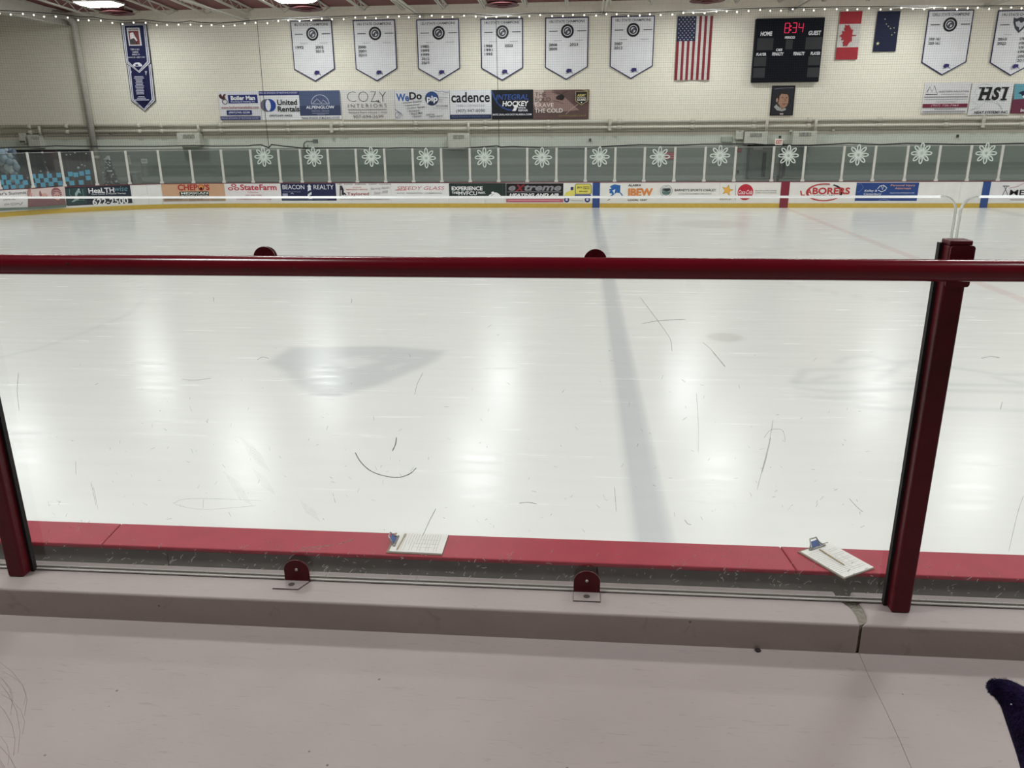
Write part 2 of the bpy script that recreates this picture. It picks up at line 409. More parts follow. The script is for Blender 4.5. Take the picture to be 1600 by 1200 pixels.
# ---- far boards
wb = thing('wall_rink_boards', None, None, (0, DFAR, 0), kind='structure')
BW, BY, BRD = mat('board_white', '#ecebe8', rough=.35, vary=.04, scale=2.5), mat('kick_yellow', '#d2b14c', rough=.4, vary=.06), mat('cap_red', '#6d2a35', rough=.45)
def strip(name, s0, s1, z0, z1, off, m, parent, thick=.06):
    n = 1 if s0 >= BX0 else max(1, int((s1 - s0) / .3)); V = []; F = []
    for i in range(n + 1):
        s = s0 + (s1 - s0) * i / n
        V += [board3(s, z0, off), board3(s, z1, off), board3(s, z1, off - thick), board3(s, z0, off - thick)]
    for i in range(n):
        k = 4 * i
        for j in range(4): F.append((k + j, k + 4 + j, k + 4 + (j + 1) % 4, k + (j + 1) % 4))
    F.append((0, 1, 2, 3)); F.append(tuple(4 * n + j for j in (3, 2, 1, 0)))
    return build(name, V, F, m, parent)
joints = [-34.0, -31.5, -29.0, -26.6] + [board_at(x, 300)[0] for x in (47, 103, 207, 230, 252, 351, 439, 525, 611, 669, 701, 757, 791, 880, 1027, 1124, 1182, 1337, 1433, 1500)] + [20.2, 22.6, 25, 27.4, 29.8, 32.2]
for a, c in zip(joints[:-1], joints[1:]):
    strip('board_panel', a + .003, c - .003, 0.0, 1.045, 0.0, BW, wb)
strip('kick_plate', -34, 32.2, 0.0, .185, .012, BY, wb, .012)
strip('board_cap', -34, 32.2, 1.045, 1.072, .02, BRD, wb, .16)
for px0, px1, col in ((926, 937.2, '#2f4d8c'), (1219.5, 1232.8, '#84283a'), (1534, 1546, '#2f4d8c')):
    a, c = board_at(px0, 300)[0], board_at(px1, 300)[0]
    strip('painted_stripe', a, c, 0, 1.045, .018, mat('stripe', col, rough=.35), wb, .005)

# ---- near boards, the curb with the glass, the stand floor
nb = thing('wall_near_boards', None, None, (0, 3.73, 0), kind='structure')
CAPRED = mat('dasher_red', '#a02e3e', rough=.42, spec=.25, vary=.07, scale=9, bump=.15, bscale=120)
for i, (xa, xb) in enumerate(((-12, -5.0), (-5.0, -2.5625), (-2.5625, 1.103), (1.103, 4.77), (4.77, 12))):
    sk = .0125 if i in (1, 2) else 0
    b = MB(); sa = .0125 if abs(xa + 2.5625) < .01 else (.013 if abs(xa - 1.103) < .01 else 0); sb = .0125 if abs(xb + 2.5625) < .01 else (.013 if abs(xb - 1.103) < .01 else 0)
    g = .0022
    b.prism([(xa + sa + g, 3.61), (xb + sb - g, 3.61), (xb - sb - g, 3.852), (xa - sa + g, 3.852)], lambda q: (q[0], q[1], 1.045), lambda q: (q[0], q[1], 1.07))
    bevel(b.build('cap_rail', CAPRED, nb), .006, 2)
for xa, xb in ((-12, -5.2), (-5.2, -2.2), (-2.2, .12), (.12, 2.5), (2.5, 5), (5, 12)):
    MB().box(xa + .003, xb - .003, 3.635, 3.655, .1, 1.045).build('back_panel', mat('board_back', '#7c7c77', rough=.5, vary=.12, scale=5), nb)
MB().box(-12, 12, 3.80, 3.83, 0, 1.045).build('rink_face', BW, nb)
tag(build('floor_bench', *(lambda b: (b.V, b.F))(MB().box(X_L, X_R, 2.34, 3.80, -.1, .02)), mat('rubber_floor', '#4b4c4a'), origin=(0, 0, 0)), kind='structure')

def concrete(name, col, rough=.5):
    m = bpy.data.materials.new(name); m.use_nodes = True; nt = m.node_tree; N, L = nt.nodes, nt.links; p = N['Principled BSDF']
    p.inputs['Roughness'].default_value = rough; p.inputs['Specular IOR Level'].default_value = .4
    tc = N.new('ShaderNodeTexCoord')
    n1 = N.new('ShaderNodeTexNoise'); n1.inputs['Scale'].default_value = 2.2; n1.inputs['Detail'].default_value = 6; L.new(tc.outputs['Object'], n1.inputs['Vector'])
    r1 = N.new('ShaderNodeMapRange'); r1.inputs[1].default_value = .3; r1.inputs[2].default_value = .7; r1.inputs[3].default_value = .93; r1.inputs[4].default_value = 1.06; L.new(n1.outputs[0], r1.inputs[0])
    # small dark chips
    v = N.new('ShaderNodeTexVoronoi'); v.inputs['Scale'].default_value = 9.0; v.inputs['Randomness'].default_value = 1; L.new(tc.outputs['Object'], v.inputs['Vector'])
    r2 = N.new('ShaderNodeMapRange'); r2.inputs[1].default_value = .030; r2.inputs[2].default_value = .042; r2.inputs[3].default_value = .35; r2.inputs[4].default_value = 1; L.new(v.outputs[0], r2.inputs[0])
    # hairline scuffs
    mp = N.new('ShaderNodeMapping'); mp.inputs['Rotation'].default_value = (0, 0, .7); mp.inputs['Scale'].default_value = (3, 22, 3); L.new(tc.outputs['Object'], mp.inputs[0])
    n2 = N.new('ShaderNodeTexNoise'); n2.inputs['Scale'].default_value = 4; n2.inputs['Detail'].default_value = 8; n2.inputs['Distortion'].default_value = 1.2; L.new(mp.outputs[0], n2.inputs['Vector'])
    r3 = N.new('ShaderNodeMapRange'); r3.inputs[1].default_value = .62; r3.inputs[2].default_value = .72; r3.inputs[3].default_value = 1; r3.inputs[4].default_value = .84; L.new(n2.outputs[0], r3.inputs[0])
    m1 = N.new('ShaderNodeMath'); m1.operation = 'MULTIPLY'; L.new(r1.outputs[0], m1.inputs[0]); L.new(r2.outputs[0], m1.inputs[1])
    m2 = N.new('ShaderNodeMath'); m2.operation = 'MULTIPLY'; L.new(m1.outputs[0], m2.inputs[0]); L.new(r3.outputs[0], m2.inputs[1])
    vm = N.new('ShaderNodeVectorMath'); vm.operation = 'SCALE'; vm.inputs[0].default_value = lin(col); L.new(m2.outputs[0], vm.inputs['Scale']); L.new(vm.outputs[0], p.inputs['Base Color'])
    n4 = N.new('ShaderNodeTexNoise'); n4.inputs['Scale'].default_value = 14; n4.inputs['Detail'].default_value = 6; L.new(tc.outputs['Object'], n4.inputs['Vector'])
    bp = N.new('ShaderNodeBump'); bp.inputs['Strength'].default_value = .25; bp.inputs['Distance'].default_value = .01; L.new(n4.outputs[0], bp.inputs['Height']); L.new(bp.outputs[0], p.inputs['Normal'])
    return m
CONC = concrete('painted_concrete', '#a59895')
# stand floor in two pours, a fine joint between them running away from the crack
jx = [hitZ(a, c, FLOORZ)[:2] for a, c in ((1341, 1018), (1360, 1062), (1384, 1110), (1405, 1155), (1424, 1200))]
jx.append(jx[-1] + (jx[-1] - jx[-2]) * 14)
g = .0006
for nm, sgn, xe in (('floor_stand', -1, -14), ('floor_stand_east', 1, 14)):
    poly = [(p_[0] + sgn * g, p_[1]) for p_ in jx] + [(jx[-1][0] + sgn * g, Y_B), (xe, Y_B), (xe, KERBY + .02), (jx[0][0] + sgn * g, KERBY + .02)]
    tag(MB().prism(poly, lambda q: (q[0], q[1], FLOORZ - .2), lambda q: (q[0], q[1], FLOORZ)).build(nm, CONC, origin=(0, 0, 0)), kind='structure')
# curb, broken at the crack
KT = KERBZ
crL = [hitZ(a, c, KT)[:2] for a, c in ((1343.5, 975), (1339, 962), (1330, 950), (1318, 941), (1308, 933))]
crR = [hitZ(a, c, KT)[:2] for a, c in ((1346.5, 976), (1354, 971), (1354, 962), (1349, 951), (1343, 943), (1336, 938))]
crL[0] = np.array([crL[0][0], KERBY]); crR[0] = np.array([crL[0][0] + .005, KERBY])
plL = [(-14, KERBY)] + [tuple(q) for q in crL] + [(crL[-1][0], 2.347), (-14, 2.347)]
plR = [tuple(q) for q in crR] + [(crR[-1][0], 2.347), (14, 2.347), (14, KERBY)]
o = MB().prism(plL, lambda q: (q[0], q[1], 0), lambda q: (q[0], q[1], KT)).build('trim_1', CONC, origin=(0, 0, 0)); tag(o, kind='structure'); bevel(o, .007, 3)
o = MB().prism(plR, lambda q: (q[0], q[1], 0), lambda q: (q[0], q[1], KT)).build('trim_2', CONC, origin=(0, 0, 0)); tag(o, kind='structure'); bevel(o, .007, 3)
fill = [tuple(crL[0] + np.array([-.001, .006]))] + [tuple(q) for q in crL[1:]] + [tuple(q) for q in reversed(crR[1:])]
o = MB().prism(fill, lambda q: (q[0], q[1], 1.6), lambda q: (q[0] , q[1], KT - .006)).build('trim_3', mat('bare_concrete', '#8c857a', rough=.9, vary=.2, scale=60, bump=.8, bscale=150), origin=(0, 0, 0)); tag(o, kind='structure')

# ================================================================== ROOF: fixtures, joists, beams, diffusers
LENS = mat('fixture_lens', (1, 1, 1), emit=0)
lm = bpy.data.materials.new('lit_lens'); lm.use_nodes = True
lm.node_tree.nodes['Principled BSDF'].inputs['Emission Color'].default_value = (*LAMP_COL, 1)
lm.node_tree.nodes['Principled BSDF'].inputs['Emission Strength'].default_value = LAMP
lms = bpy.data.materials.new('lit_skirt'); lms.use_nodes = True
lms.node_tree.nodes['Principled BSDF'].inputs['Emission Color'].default_value = (*LAMP_COL, 1)
lms.node_tree.nodes['Principled BSDF'].inputs['Emission Strength'].default_value = LAMP * .2
WHM = mat('white_steel', '#cfcbc1', rough=.5, vary=.04)
def fixture(x, y, label):
    z = 8.26
    t = thing('ceiling_light', label, 'ceiling light', (x, y, z), 'ceiling lights over the ice')
    hx, hy = .80, .52
    b = MB()
    top = [(-hx, -hy), (hx, -hy), (hx, hy), (-hx, hy)]; bot = [(-hx * .78, -hy * .7), (hx * .78, -hy * .7), (hx * .78, hy * .7), (-hx * .78, hy * .7)]
    V = [(x + a, y + c, z + .10) for a, c in top] + [(x + a, y + c, z) for a, c in bot]
    b.add(V, [(4, 7, 6, 5)]); b.build('lens', lm, t); MB().add(V, [(0, 4, 5, 1), (1, 5, 6, 2), (2, 6, 7, 3), (3, 7, 4, 0)]).build('lens_skirt', lms, t)
    b = MB().box(x - hx - .03, x + hx + .03, y - hy - .03, y + hy + .03, z + .10, z + .17); b.build('housing', WHM, t)
    for sx in (-.5, .5):
        MB().box(x + sx - .008, x + sx + .008, y - .008, y + .008, z + .17, deck(y) if y > 16 else deck(16) - DSL * (16 - y)).build('hanger', WHM, t)
    return t
LX = [-20.2 + 8.36 * i for i in range(7)]
LY = [34.75, 25.4, 16.0, 8.0, 1.3]  # last row is added over the stand to brighten floor and curb
names = ['nearest the round pipe column', 'above the leftmost of the white pennant banners', 'over the fourth white pennant banner', 'over the striped flag', 'above the hanging black scoreboard side']
for j, y in enumerate(LY):
    for i, x in enumerate(LX):
        if j == 0 and i < 3: lab = 'bright ceiling light near the far wall, ' + names[i]
        else: lab = 'bright ceiling light beyond the picture edge, over the rink or added over the stand'
        fixture(x, y, lab)

# joists: one built, the rest copied
def joist(x):
    t = thing('roof_joist', 'white open-web roof joist under the maroon deck', 'roof joist', (x, 16.0, 8.3), 'roof joists')
    b = MB()
    for dx in (-.045, .045): b.bar((x + dx, 16, deck(16) - .42), (x + dx, 37.5, deck(37.5) - .36), .05, .05)
    b.build('bottom_chord', WHM, t)
    MB().bar((x, 16, deck(16) - .05), (x, WALLY, deck(WALLY) - .05), .10, .05).build('top_chord', WHM, t)
    b = MB(); y = 37.5; up = False; pts = [(x, 38.3, deck(38.3) - .07)]
    while y > 16.3:
        pts.append((x, y, deck(y) - (.07 if up else .37))); y -= .55; up = not up
    for p0, p1 in zip(pts[:-1], pts[1:]): b.bar(p0, p1, .03)
    b.build('web', WHM, t)
    return t
j0 = joist(-27.6)
for i in range(1, 35): dup(j0, (-27.6 + 1.79 * i, 16.0, 8.3))
# long twin-angle braces that come down to the wall
def brace(x):
    t = thing('roof_brace', 'long white twin-angle roof brace meeting the far wall', 'roof beam', (x, 16, 8.0), 'roof braces')
    for dx in (-.07, .07): MB().bar((x + dx, 16, 8.1), (x + dx, WALLY - .02, 8.04), .06, .06).build('angle_bar', WHM, t)
    MB().box(x - .13, x + .13, WALLY - .03, WALLY, 7.93, 8.15).build('wall_plate', WHM, t)
    return t
b0 = brace(-15.38)
b0['label'] = 'long white twin-angle roof brace left of the first pennant banner'
for x, w in ((-7.26, 'above the third pennant banner'), (.82, 'left of the sixth pennant banner'), (8.9, 'above the scoreboard'), (17.0, 'near the last pennant banner'), (25.0, 'beyond the picture edge')):
    dup(b0, (x, 16, 8.0))['label'] = 'long white twin-angle roof brace ' + w
# solid girder over the pipe column
t = thing('roof_girder', 'deep grey girder above the round pipe column at left', 'roof beam', (-23.9, 16, 7.95))
MB().box(-23.98, -23.94, 16, WALLY, 7.98, 8.6).build('web_plate', WHM, t)
MB().box(-24.1, -23.82, 16, WALLY, 7.94, 7.98).build('flange', WHM, t)
# round ceiling diffusers
MARM = mat('maroon_metal', '#6b3f41', rough=.5); MARD = mat('maroon_dark', '#3f2426', rough=.6)
for x, lab in zip((-20.34, -11.88, -3.43, 5.02, 13.4, 21.8), ('maroon round ceiling diffuser nearest the pipe column', 'maroon round ceiling diffuser above the first white pennant banner', 'maroon round ceiling diffuser above the fourth white pennant banner', 'maroon round ceiling diffuser above the striped flag', 'maroon round ceiling diffuser beyond the picture top', 'maroon round ceiling diffuser beyond the picture top')):
    z = 8.17; y = 36.3
    t = thing('air_diffuser', lab, 'air diffuser', (x, y, z), 'round ceiling diffusers')
    MB().lathe((x, y, z), [(.30, .12), (.30, .46)], 20).build('duct', MARM, t, True)
    for r0, r1, dz in ((.34, .72, .02), (.22, .50, -.015), (.08, .30, -.05)):
        MB().lathe((x, y, z + dz), [(r0, .13), (r1, .0), (r1 - .01, -.015), (r0 - .02, .10)], 28).build('cone_ring', MARM, t, True)
    MB().lathe((x, y, z), [(.0, .11), (.66, .11)], 24).build('neck', MARD, t)

# ================================================================== FAR GLASS
FG = glass_mat('far_glass', (.66, .72, .68), .11, gl=.8, hazecol=(.45, .48, .46))
POSTM = mat('post_white', '#d6d4cd', rough=.45)
GTOP = 2.46
ptop = [-12, 40.5, 91, 142.6, 194.6, 245.4, 295.4, 344, 390, 433.8, 467.8, 511, 555, 599.8, 644, 688.7, 733.5, 778.5, 823.7, 869.6, 915.5, 961.9, 1008, 1055.6, 1103, 1150.5, 1210, 1259, 1320, 1369.3, 1419.8, 1470, 1518.8, 1568]
S = [board_at(x, 230)[0] for x in ptop]
S = [S[0] - 1.9] + S + [S[-1] + 1.42, S[-1] + 2.84, S[-1] + 4.26]
flakes = [(412, 245), (490, 245), (580, 245), (666, 247), (757, 246), (847, 246), (937, 245), (1031, 245), (1125, 243), (1232, 243), (1341, 242), (1440, 239.5), (1541, 239.5)]
where = ['leftmost, above the advert with three red ovals', 'above the navy lighthouse advert', 'above the advert with a chimney mark', 'above the advert with slanted red capitals', 'above the dark green advert', 'above the black heating advert', 'above the blue painted stripe', 'beside the small red sign', 'above the advert with a yellow star', 'below the EXIT sign', 'above left end of royal blue advert', 'above right end of royal blue advert', 'above the right blue painted stripe']
XP = [-80] + ptop + [1618, 1668, 1718]
def flake_in(i):
    if not 0 <= i < len(XP) - 1: return None
    for (a, c), w in zip(flakes, where):
        if XP[i] < a < XP[i + 1]: return w.replace('leftmost, ', '')
    return None
def post_label(i):
    if flake_in(i): return 'slim white glass post left of the snowflake ' + flake_in(i)
    if flake_in(i - 1): return 'slim white glass post right of the snowflake ' + flake_in(i - 1)
    return {2: 'slim white far glass post right of the balloon cluster', 3: 'slim white far glass post between two panes of blue squares', 4: 'slim white far glass post left of the decorated tree', 5: 'slim white far glass post right of the decorated tree', 6: 'slim white far glass post at left end of the orange advert', 7: 'slim white far glass post above the middle of the orange advert', 8: 'slim white far glass post at right end of the orange advert'}.get(i, 'slim white far glass post beyond the picture edge')
def pane_label(i):
    if flake_in(i): return 'far glass pane carrying the snowflake ' + flake_in(i)
    if flake_in(i - 1): return 'plain far glass pane right of the snowflake ' + flake_in(i - 1)
    return {1: 'far glass pane in front of the balloon cluster', 2: 'far glass pane with blue squares, right of the balloons', 3: 'far glass pane with blue squares, left of the decorated tree', 4: 'far glass pane in front of the decorated tree', 5: 'plain far glass pane above the blank white board, by the bin', 6: 'plain far glass pane above the left half of the orange advert', 7: 'plain far glass pane above the right half of the orange advert', 8: 'plain far glass pane left of the leftmost snowflake'}.get(i, 'far glass pane beyond the picture edge')
for i, s in enumerate(S):
    t = thing('glass_post', post_label(i), 'post', board3(s, 1.07, -.03), 'posts of the far rink glass')
    strip('upright', s - .045, s + .045, 1.072, GTOP + .02, .005, POSTM, t, .07)
    strip('base_clip', s - .075, s + .075, 1.073, 1.16, .012, POSTM, t, .08)
for i, (a, c) in enumerate(zip(S[:-1], S[1:])):
    nn = 1 if a >= BX0 else 5; V = []; s_ = [a + .05 + (c - a - .1) * q / nn for q in range(nn + 1)]
    for q in s_: V += [board3(q, 1.078, -.026), board3(q, GTOP, -.026)]
    o = build('rink_glass_pane', V, [(2 * q, 2 * q + 2, 2 * q + 3, 2 * q + 1) for q in range(nn)], FG)
    eb = MB(); eb.tube([board3(q, GTOP, -.026) for q in s_], .006, 6).build('top_edge', POSTM, o)
    tag(o, pane_label(i), 'glass pane', 'far rink glass panes')
# snowflake decals
snow = mat('snow_vinyl', '#dfe8e0', rough=.5)
def snowflake(x, y, z):
    t = thing('snowflake', None, 'snowflake', (x, y, z), 'snowflake decals on the far glass')
    R = .40
    for k in range(8):
        a0 = k * math.pi / 4 + math.pi / 2
        ca, sa = math.cos(a0), math.sin(a0); pts = []
        prof = [(.13, 0), (.35, .085), (.62, .155), (.85, .130), (1.0, .04), (1.0, -.04), (.85, -.130), (.62, -.155), (.35, -.085), (.13, 0)]
        for u, w in prof: pts.append((x + R * (u * ca - w * sa), y, z + R * (u * sa + w * ca)))
        b = MB()
        for p0, p1 in zip(pts[:-1], pts[1:]): b.bar(p0, p1, .043, .010, up=(0, 1, 0))
        b.bar((x, y, z), (x + R * .60 * ca, y, z + R * .60 * sa), .015, .008, up=(0, 1, 0))
        b.build('petal', snow, t)
    MB().tube([(x, y - .004, z), (x, y + .004, z)], .03, 10).build('centre', snow, t)
    return t
sf = None
for (a, c), w in zip(flakes, where):
    h = hitY(a, c, DFAR - .012)
    if h[0] < BX0:
        s, z = board_at(a, c); h = board3(s, z, .012)
    if sf is None: sf = snowflake(h[0], h[1], h[2]); k = sf
    else: k = dup(sf, tuple(h))
    k['label'] = 'white snowflake decal on far glass, ' + w

# ================================================================== SAFETY NET with its cords, and the string of lights
netm = bpy.data.materials.new('net'); netm.use_nodes = True; nt = netm.node_tree; N, L = nt.nodes, nt.links; N.clear()
out = N.new('ShaderNodeOutputMaterial'); tr = N.new('ShaderNodeBsdfTransparent'); df = N.new('ShaderNodeBsdfDiffuse'); df.inputs[0].default_value = (.05, .05, .05, 1)
uv = N.new('ShaderNodeUVMap'); sx = N.new('ShaderNodeSeparateXYZ'); L.new(uv.outputs[0], sx.inputs[0])
ms = []
for k in (0, 1):
    fr = N.new('ShaderNodeMath'); fr.operation = 'PINGPONG'; fr.inputs[1].default_value = .045; L.new(sx.outputs[k], fr.inputs[0])
    lt = N.new('ShaderNodeMath'); lt.operation = 'LESS_THAN'; lt.inputs[1].default_value = .0017; L.new(fr.outputs[0], lt.inputs[0]); ms.append(lt)
mx = N.new('ShaderNodeMath'); mx.operation = 'MAXIMUM'; L.new(ms[0].outputs[0], mx.inputs[0]); L.new(ms[1].outputs[0], mx.inputs[1])
sh = N.new('ShaderNodeMixShader'); L.new(mx.outputs[0], sh.inputs[0]); L.new(tr.outputs[0], sh.inputs[1]); L.new(df.outputs[0], sh.inputs[2]); L.new(sh.outputs[0], out.inputs[0])
top_px = [(-60, 14), (0, 15), (40, 17), (85, 20), (125, 25), (145, 25.5), (165, 29), (195, 31), (221, 29.5), (250, 33), (275, 34), (294, 31.5), (310, 34), (340, 35), (400, 30), (450, 27.5), (520, 24.5), (580, 22.5), (650, 20.5), (735, 20.5), (780, 22), (830, 19.5), (900, 19), (950, 17.5), (1000, 19), (1050, 17), (1110, 14), (1200, 11), (1300, 9.5), (1400, 8.5), (1500, 8), (1600, 7.5), (1700, 7)]
bot_px = [(-60, 231), (0, 231.5), (20, 230.5), (55, 229.5), (90, 228), (140, 229), (200, 229), (240, 229), (300, 227.5), (330, 228.5), (385, 228), (393, 227), (405, 226.5), (417, 231), (421, 226), (440, 228.5), (470, 231.5), (560, 231), (600, 232.5), (625, 231), (700, 233), (735, 231), (776, 228), (782, 230), (800, 229), (870, 232), (915, 232.5), (952, 228.5), (1000, 226.5), (1060, 227), (1100, 225.5), (1180, 225), (1220, 228), (1260, 227.5), (1330, 224), (1380, 226), (1420, 224), (1500, 225.5), (1560, 225), (1600, 224), (1700, 223)]
OFFN = -.25
tp = [board_at(*q) for q in top_px]; bt = [board_at(*q) for q in bot_px]
def zat(L_, s): return float(np.interp(s, [q[0] for q in L_], [q[1] for q in L_]))
net = thing('safety_net', 'fine safety net hung above the far rink glass', 'safety net', board3(-3, 2.4, OFFN))
ss = np.linspace(tp[0][0], tp[-1][0], 120); V = []; UV = []
for s in ss:
    for k in range(2):
        z = zat(bt, s) if k == 0 else zat(tp, s)
        V.append(board3(s, z, OFFN)); UV.append((s, z))
F = [(2 * i, 2 * i + 2, 2 * i + 3, 2 * i + 1) for i in range(len(ss) - 1)]
mesh_o = build('mesh', V, F, netm, net)
ul = mesh_o.data.uv_layers.new(name='uv')
for lp in mesh_o.data.loops: ul.data[lp.index].uv = UV[lp.vertex_index]
BLK = mat('black_cord', '#16161a', rough=.7)
MB().tube([board3(s, z, OFFN + .01) for s, z in tp], .016, 6).build('top_cord', BLK, net)
MB().tube([board3(s, z, OFFN + .02) for s, z in bt], .026, 6).build('bottom_cord', BLK, net)
for pts in ([(398, 31), (403, 90), (411, 180), (417, 231)], [(774, 22), (776, 110), (778, 170), (779, 229)]):
    MB().tube([board3(*board_at(*q), OFFN + .01) for q in pts], .011, 6).build('seam_cord', BLK, net)
ls = thing('light_string', 'string of small white bulbs along the top of the net', 'string lights', board3(-3, 7.4, OFFN + .1))
bulb_m = mat('lit_bulb', '#fff8ec', emit=3.0); bulb_m.cycles.emission_sampling = 'NONE'
px = 1.0; pts = []; k = 0; bm = MB().sphere((0, 0, 0), .030, 8, 6); bmesh0 = None
while px < 1640:
    yt = float(np.interp(px, [q[0] for q in top_px], [q[1] for q in top_px])) + (5.0 if px < 420 else 4.2) + 1.2 * math.sin(px * .11)
    s, z = board_at(px, yt - 1.2); pts.append(board3(s, z, OFFN + .06))
    s, z = board_at(px, yt); q = board3(s, z, OFFN + .06)
    if bmesh0 is None:
        o = bm.build('bulb', bulb_m, ls, True, origin=(0, 0, 0)); bmesh0 = o
    else:
        o = bmesh0.copy(); COL.objects.link(o)
    o.parent = ls; l = wloc(ls); o.location = (q[0] - l[0], q[1] - l[1], q[2] - l[2])
    px += 17.2 + 1.5 * math.sin(k * 1.7); k += 1
MB().tube(pts, .008, 5).build('wire', mat('wire_grey', '#5e5c58'), ls)

# ================================================================== NEAR RAIL, POSTS, GLASS
RED = mat('rail_red', '#640c1a', rough=.20, spec=.35, vary=.06, scale=12)
REDP = mat('post_red', '#540e19', rough=.38, spec=.25, vary=.10, scale=14, bump=.1, bscale=90)
GASK = mat('gasket_black', '#191718', rough=.6)
def post(xc, label, side):
    t = thing('glass_rail_post', label, 'post', (xc, 2.26, KERBZ), 'red posts of the near glass')
    hw = .029; y0, y1 = 2.233, 2.286
    bevel(MB().box(xc - hw, xc + hw, y0, y1, KERBZ, 2.884).build('tube', REDP, t), .007, 3)
    bevel(MB().box(xc - hw - .001, xc + hw + .001, y0 - .001, y1 + .001, 2.884, 2.897).build('top_cap', REDP, t), .003, 2)
    for gx in (-1, 1):
        MB().box(xc + gx * (hw - .001), xc + gx * (hw + .010), 2.272, 2.290, KERBZ, 2.886).build('gasket', GASK, t)
    b = MB(); x0, x1, z0, z1, r = xc - .027, xc + .036, 2.772, 2.884, .008
    pl = []
    for cx_, cz_, a in ((x1 - r, z1 - r, 0), (x0 + r, z1 - r, 90), (x0 + r, z0 + r, 180), (x1 - r, z0 + r, 270)):
        for q in range(5): an = math.radians(a + q * 22.5); pl.append((cx_ + r * math.cos(an), cz_ + r * math.sin(an)))
    b.prism(pl, lambda q: (q[0], 2.227, q[1]), lambda q: (q[0], 2.2335, q[1])).build('mount_plate', REDP, t)
    MB().tube([(xc + .004, 2.2275, 2.826), (xc + .004, 2.196, 2.826)], .021, 16).build('saddle', REDP, t, True)
    return t
post(1.021, 'dark red square post at the right, carrying the round handrail', 1)
post(-1.909, 'dark red square post cut off by the left picture edge', -1)
for x in (3.95, -4.84): post(x, 'dark red square post beyond the picture edge', 1)
t = thing('handrail', 'round dark red handrail pipe across the whole view', 'handrail', (0, 2.186, 2.824))
MB().tube([(x, 2.186, 2.8245) for x in (-8, -4, 0, 4, 8)], .0293, 28).build('pipe', RED, t, True)
dark = mat('chip_dark', '#23090d', rough=.7)
for px_, py_ in ((105, 412), (386, 420), (459, 419), (920, 423)):
    h = hitY(px_, py_, 2.157); MB().sphere((h[0], 2.1575, h[2]), .003, 8, 5).build('paint_chip', dark, t)

NG = glass_mat('near_glass', (.955, .965, .955), .02, hazecol=(.75, .76, .75))
EDGE = mat('glass_edge', '#f1f4ef', rough=.15, spec=.8)
_n = EDGE.node_tree; _p = _n.nodes['Principled BSDF']; _o = [q for q in _n.nodes if q.type == 'OUTPUT_MATERIAL'][0]
_t = _n.nodes.new('ShaderNodeBsdfTranslucent'); _t.inputs[0].default_value = (.95, .97, .95, 1); _x = _n.nodes.new('ShaderNodeMixShader'); _x.inputs[0].default_value = .6
_n.links.new(_p.outputs[0], _x.inputs[1]); _n.links.new(_t.outputs[0], _x.inputs[2]); _n.links.new(_x.outputs[0], _o.inputs[0])   # ground edge lets the ice light through
CHAN = mat('channel_grey', '#b9b5b0', rough=.45)
GTOPZ, GT = 3.0100, .012
def pane(x0, x1, label):
    t = thing('rail_glass_pane', label, 'glass pane', ((x0 + x1) / 2, GLY, KERBZ), 'near glass panes')
    r = .042; pl = [(x0, KERBZ + .004), (x1, KERBZ + .004)]
    for cx_, a in ((x1 - r, 0), (x0 + r, 90)):
        for q in range(9): an = math.radians(a + q * 90 / 8); pl.append((cx_ + r * math.cos(an), GTOPZ - r + r * math.sin(an)))
    n = len(pl)
    V = [(a, GLY, c) for a, c in pl] + [(a, GLY + GT, c) for a, c in pl]
    build('sheet', [(a, GLY + GT / 2, c) for a, c in pl], [tuple(range(n))], NG, t)     # one surface carries both faces' reflectance; the edge parts give the thickness
    # polished edge: a narrow band round the top and sides
    e = .0024; half = (n - 2) // 2
    for run in (pl[1:2 + half], pl[2 + half:] + [pl[0]]):
        b = MB()
        for (a0, c0), (a1, c1) in zip(run[:-1], run[1:]):
            b.bar((a0, GLY + GT / 2, c0), (a1, GLY + GT / 2, c1), GT + .0008, e, up=(0, 0, 1) if abs(a1 - a0) > abs(c1 - c0) else (1, 0, 0))
        b.build('polished_edge', EDGE, t)
    MB().prism([(GLY, GTOPZ - .0055), (GLY + GT, GTOPZ), (GLY + GT, GTOPZ - .0055)], lambda q: (x0 + r * .9, q[0], q[1]), lambda q: (x1 - r * .9, q[0], q[1])).build('top_edge_glint', mat('glint_white', '#fbfcfa', rough=.3, vary=.01), t)  # white bevel, its colour stands in for lights mirrored in the glass edge
    MB().box(x0, x1, GLY - .005, GLY - .0004, KERBZ, KERBZ + .006).build('base_channel', CHAN, t)
    MB().box(x0, x1, GLY + GT + .0004, GLY + GT + .006, KERBZ, KERBZ + .006).build('base_channel', CHAN, t)
    MB().box(x0, x1, GLY - .0095, GLY - .0055, KERBZ - .001, KERBZ + .0012).build('caulk_line', GASK, t)
    MB().box(x0, x1, GLY - .0072, GLY - .005, KERBZ, KERBZ + .0055).build('bead', mat('white_bead', '#dad7d2', rough=.3), t)
    return t
P1 = pane(-4.83, -1.921, 'near glass pane cut off at the left picture edge')
P2 = pane(-1.909, 1.0205, 'wide near glass pane in the middle with black scuff marks')
P3 = pane(1.0335, 3.94, 'near glass pane to the right of the right post')

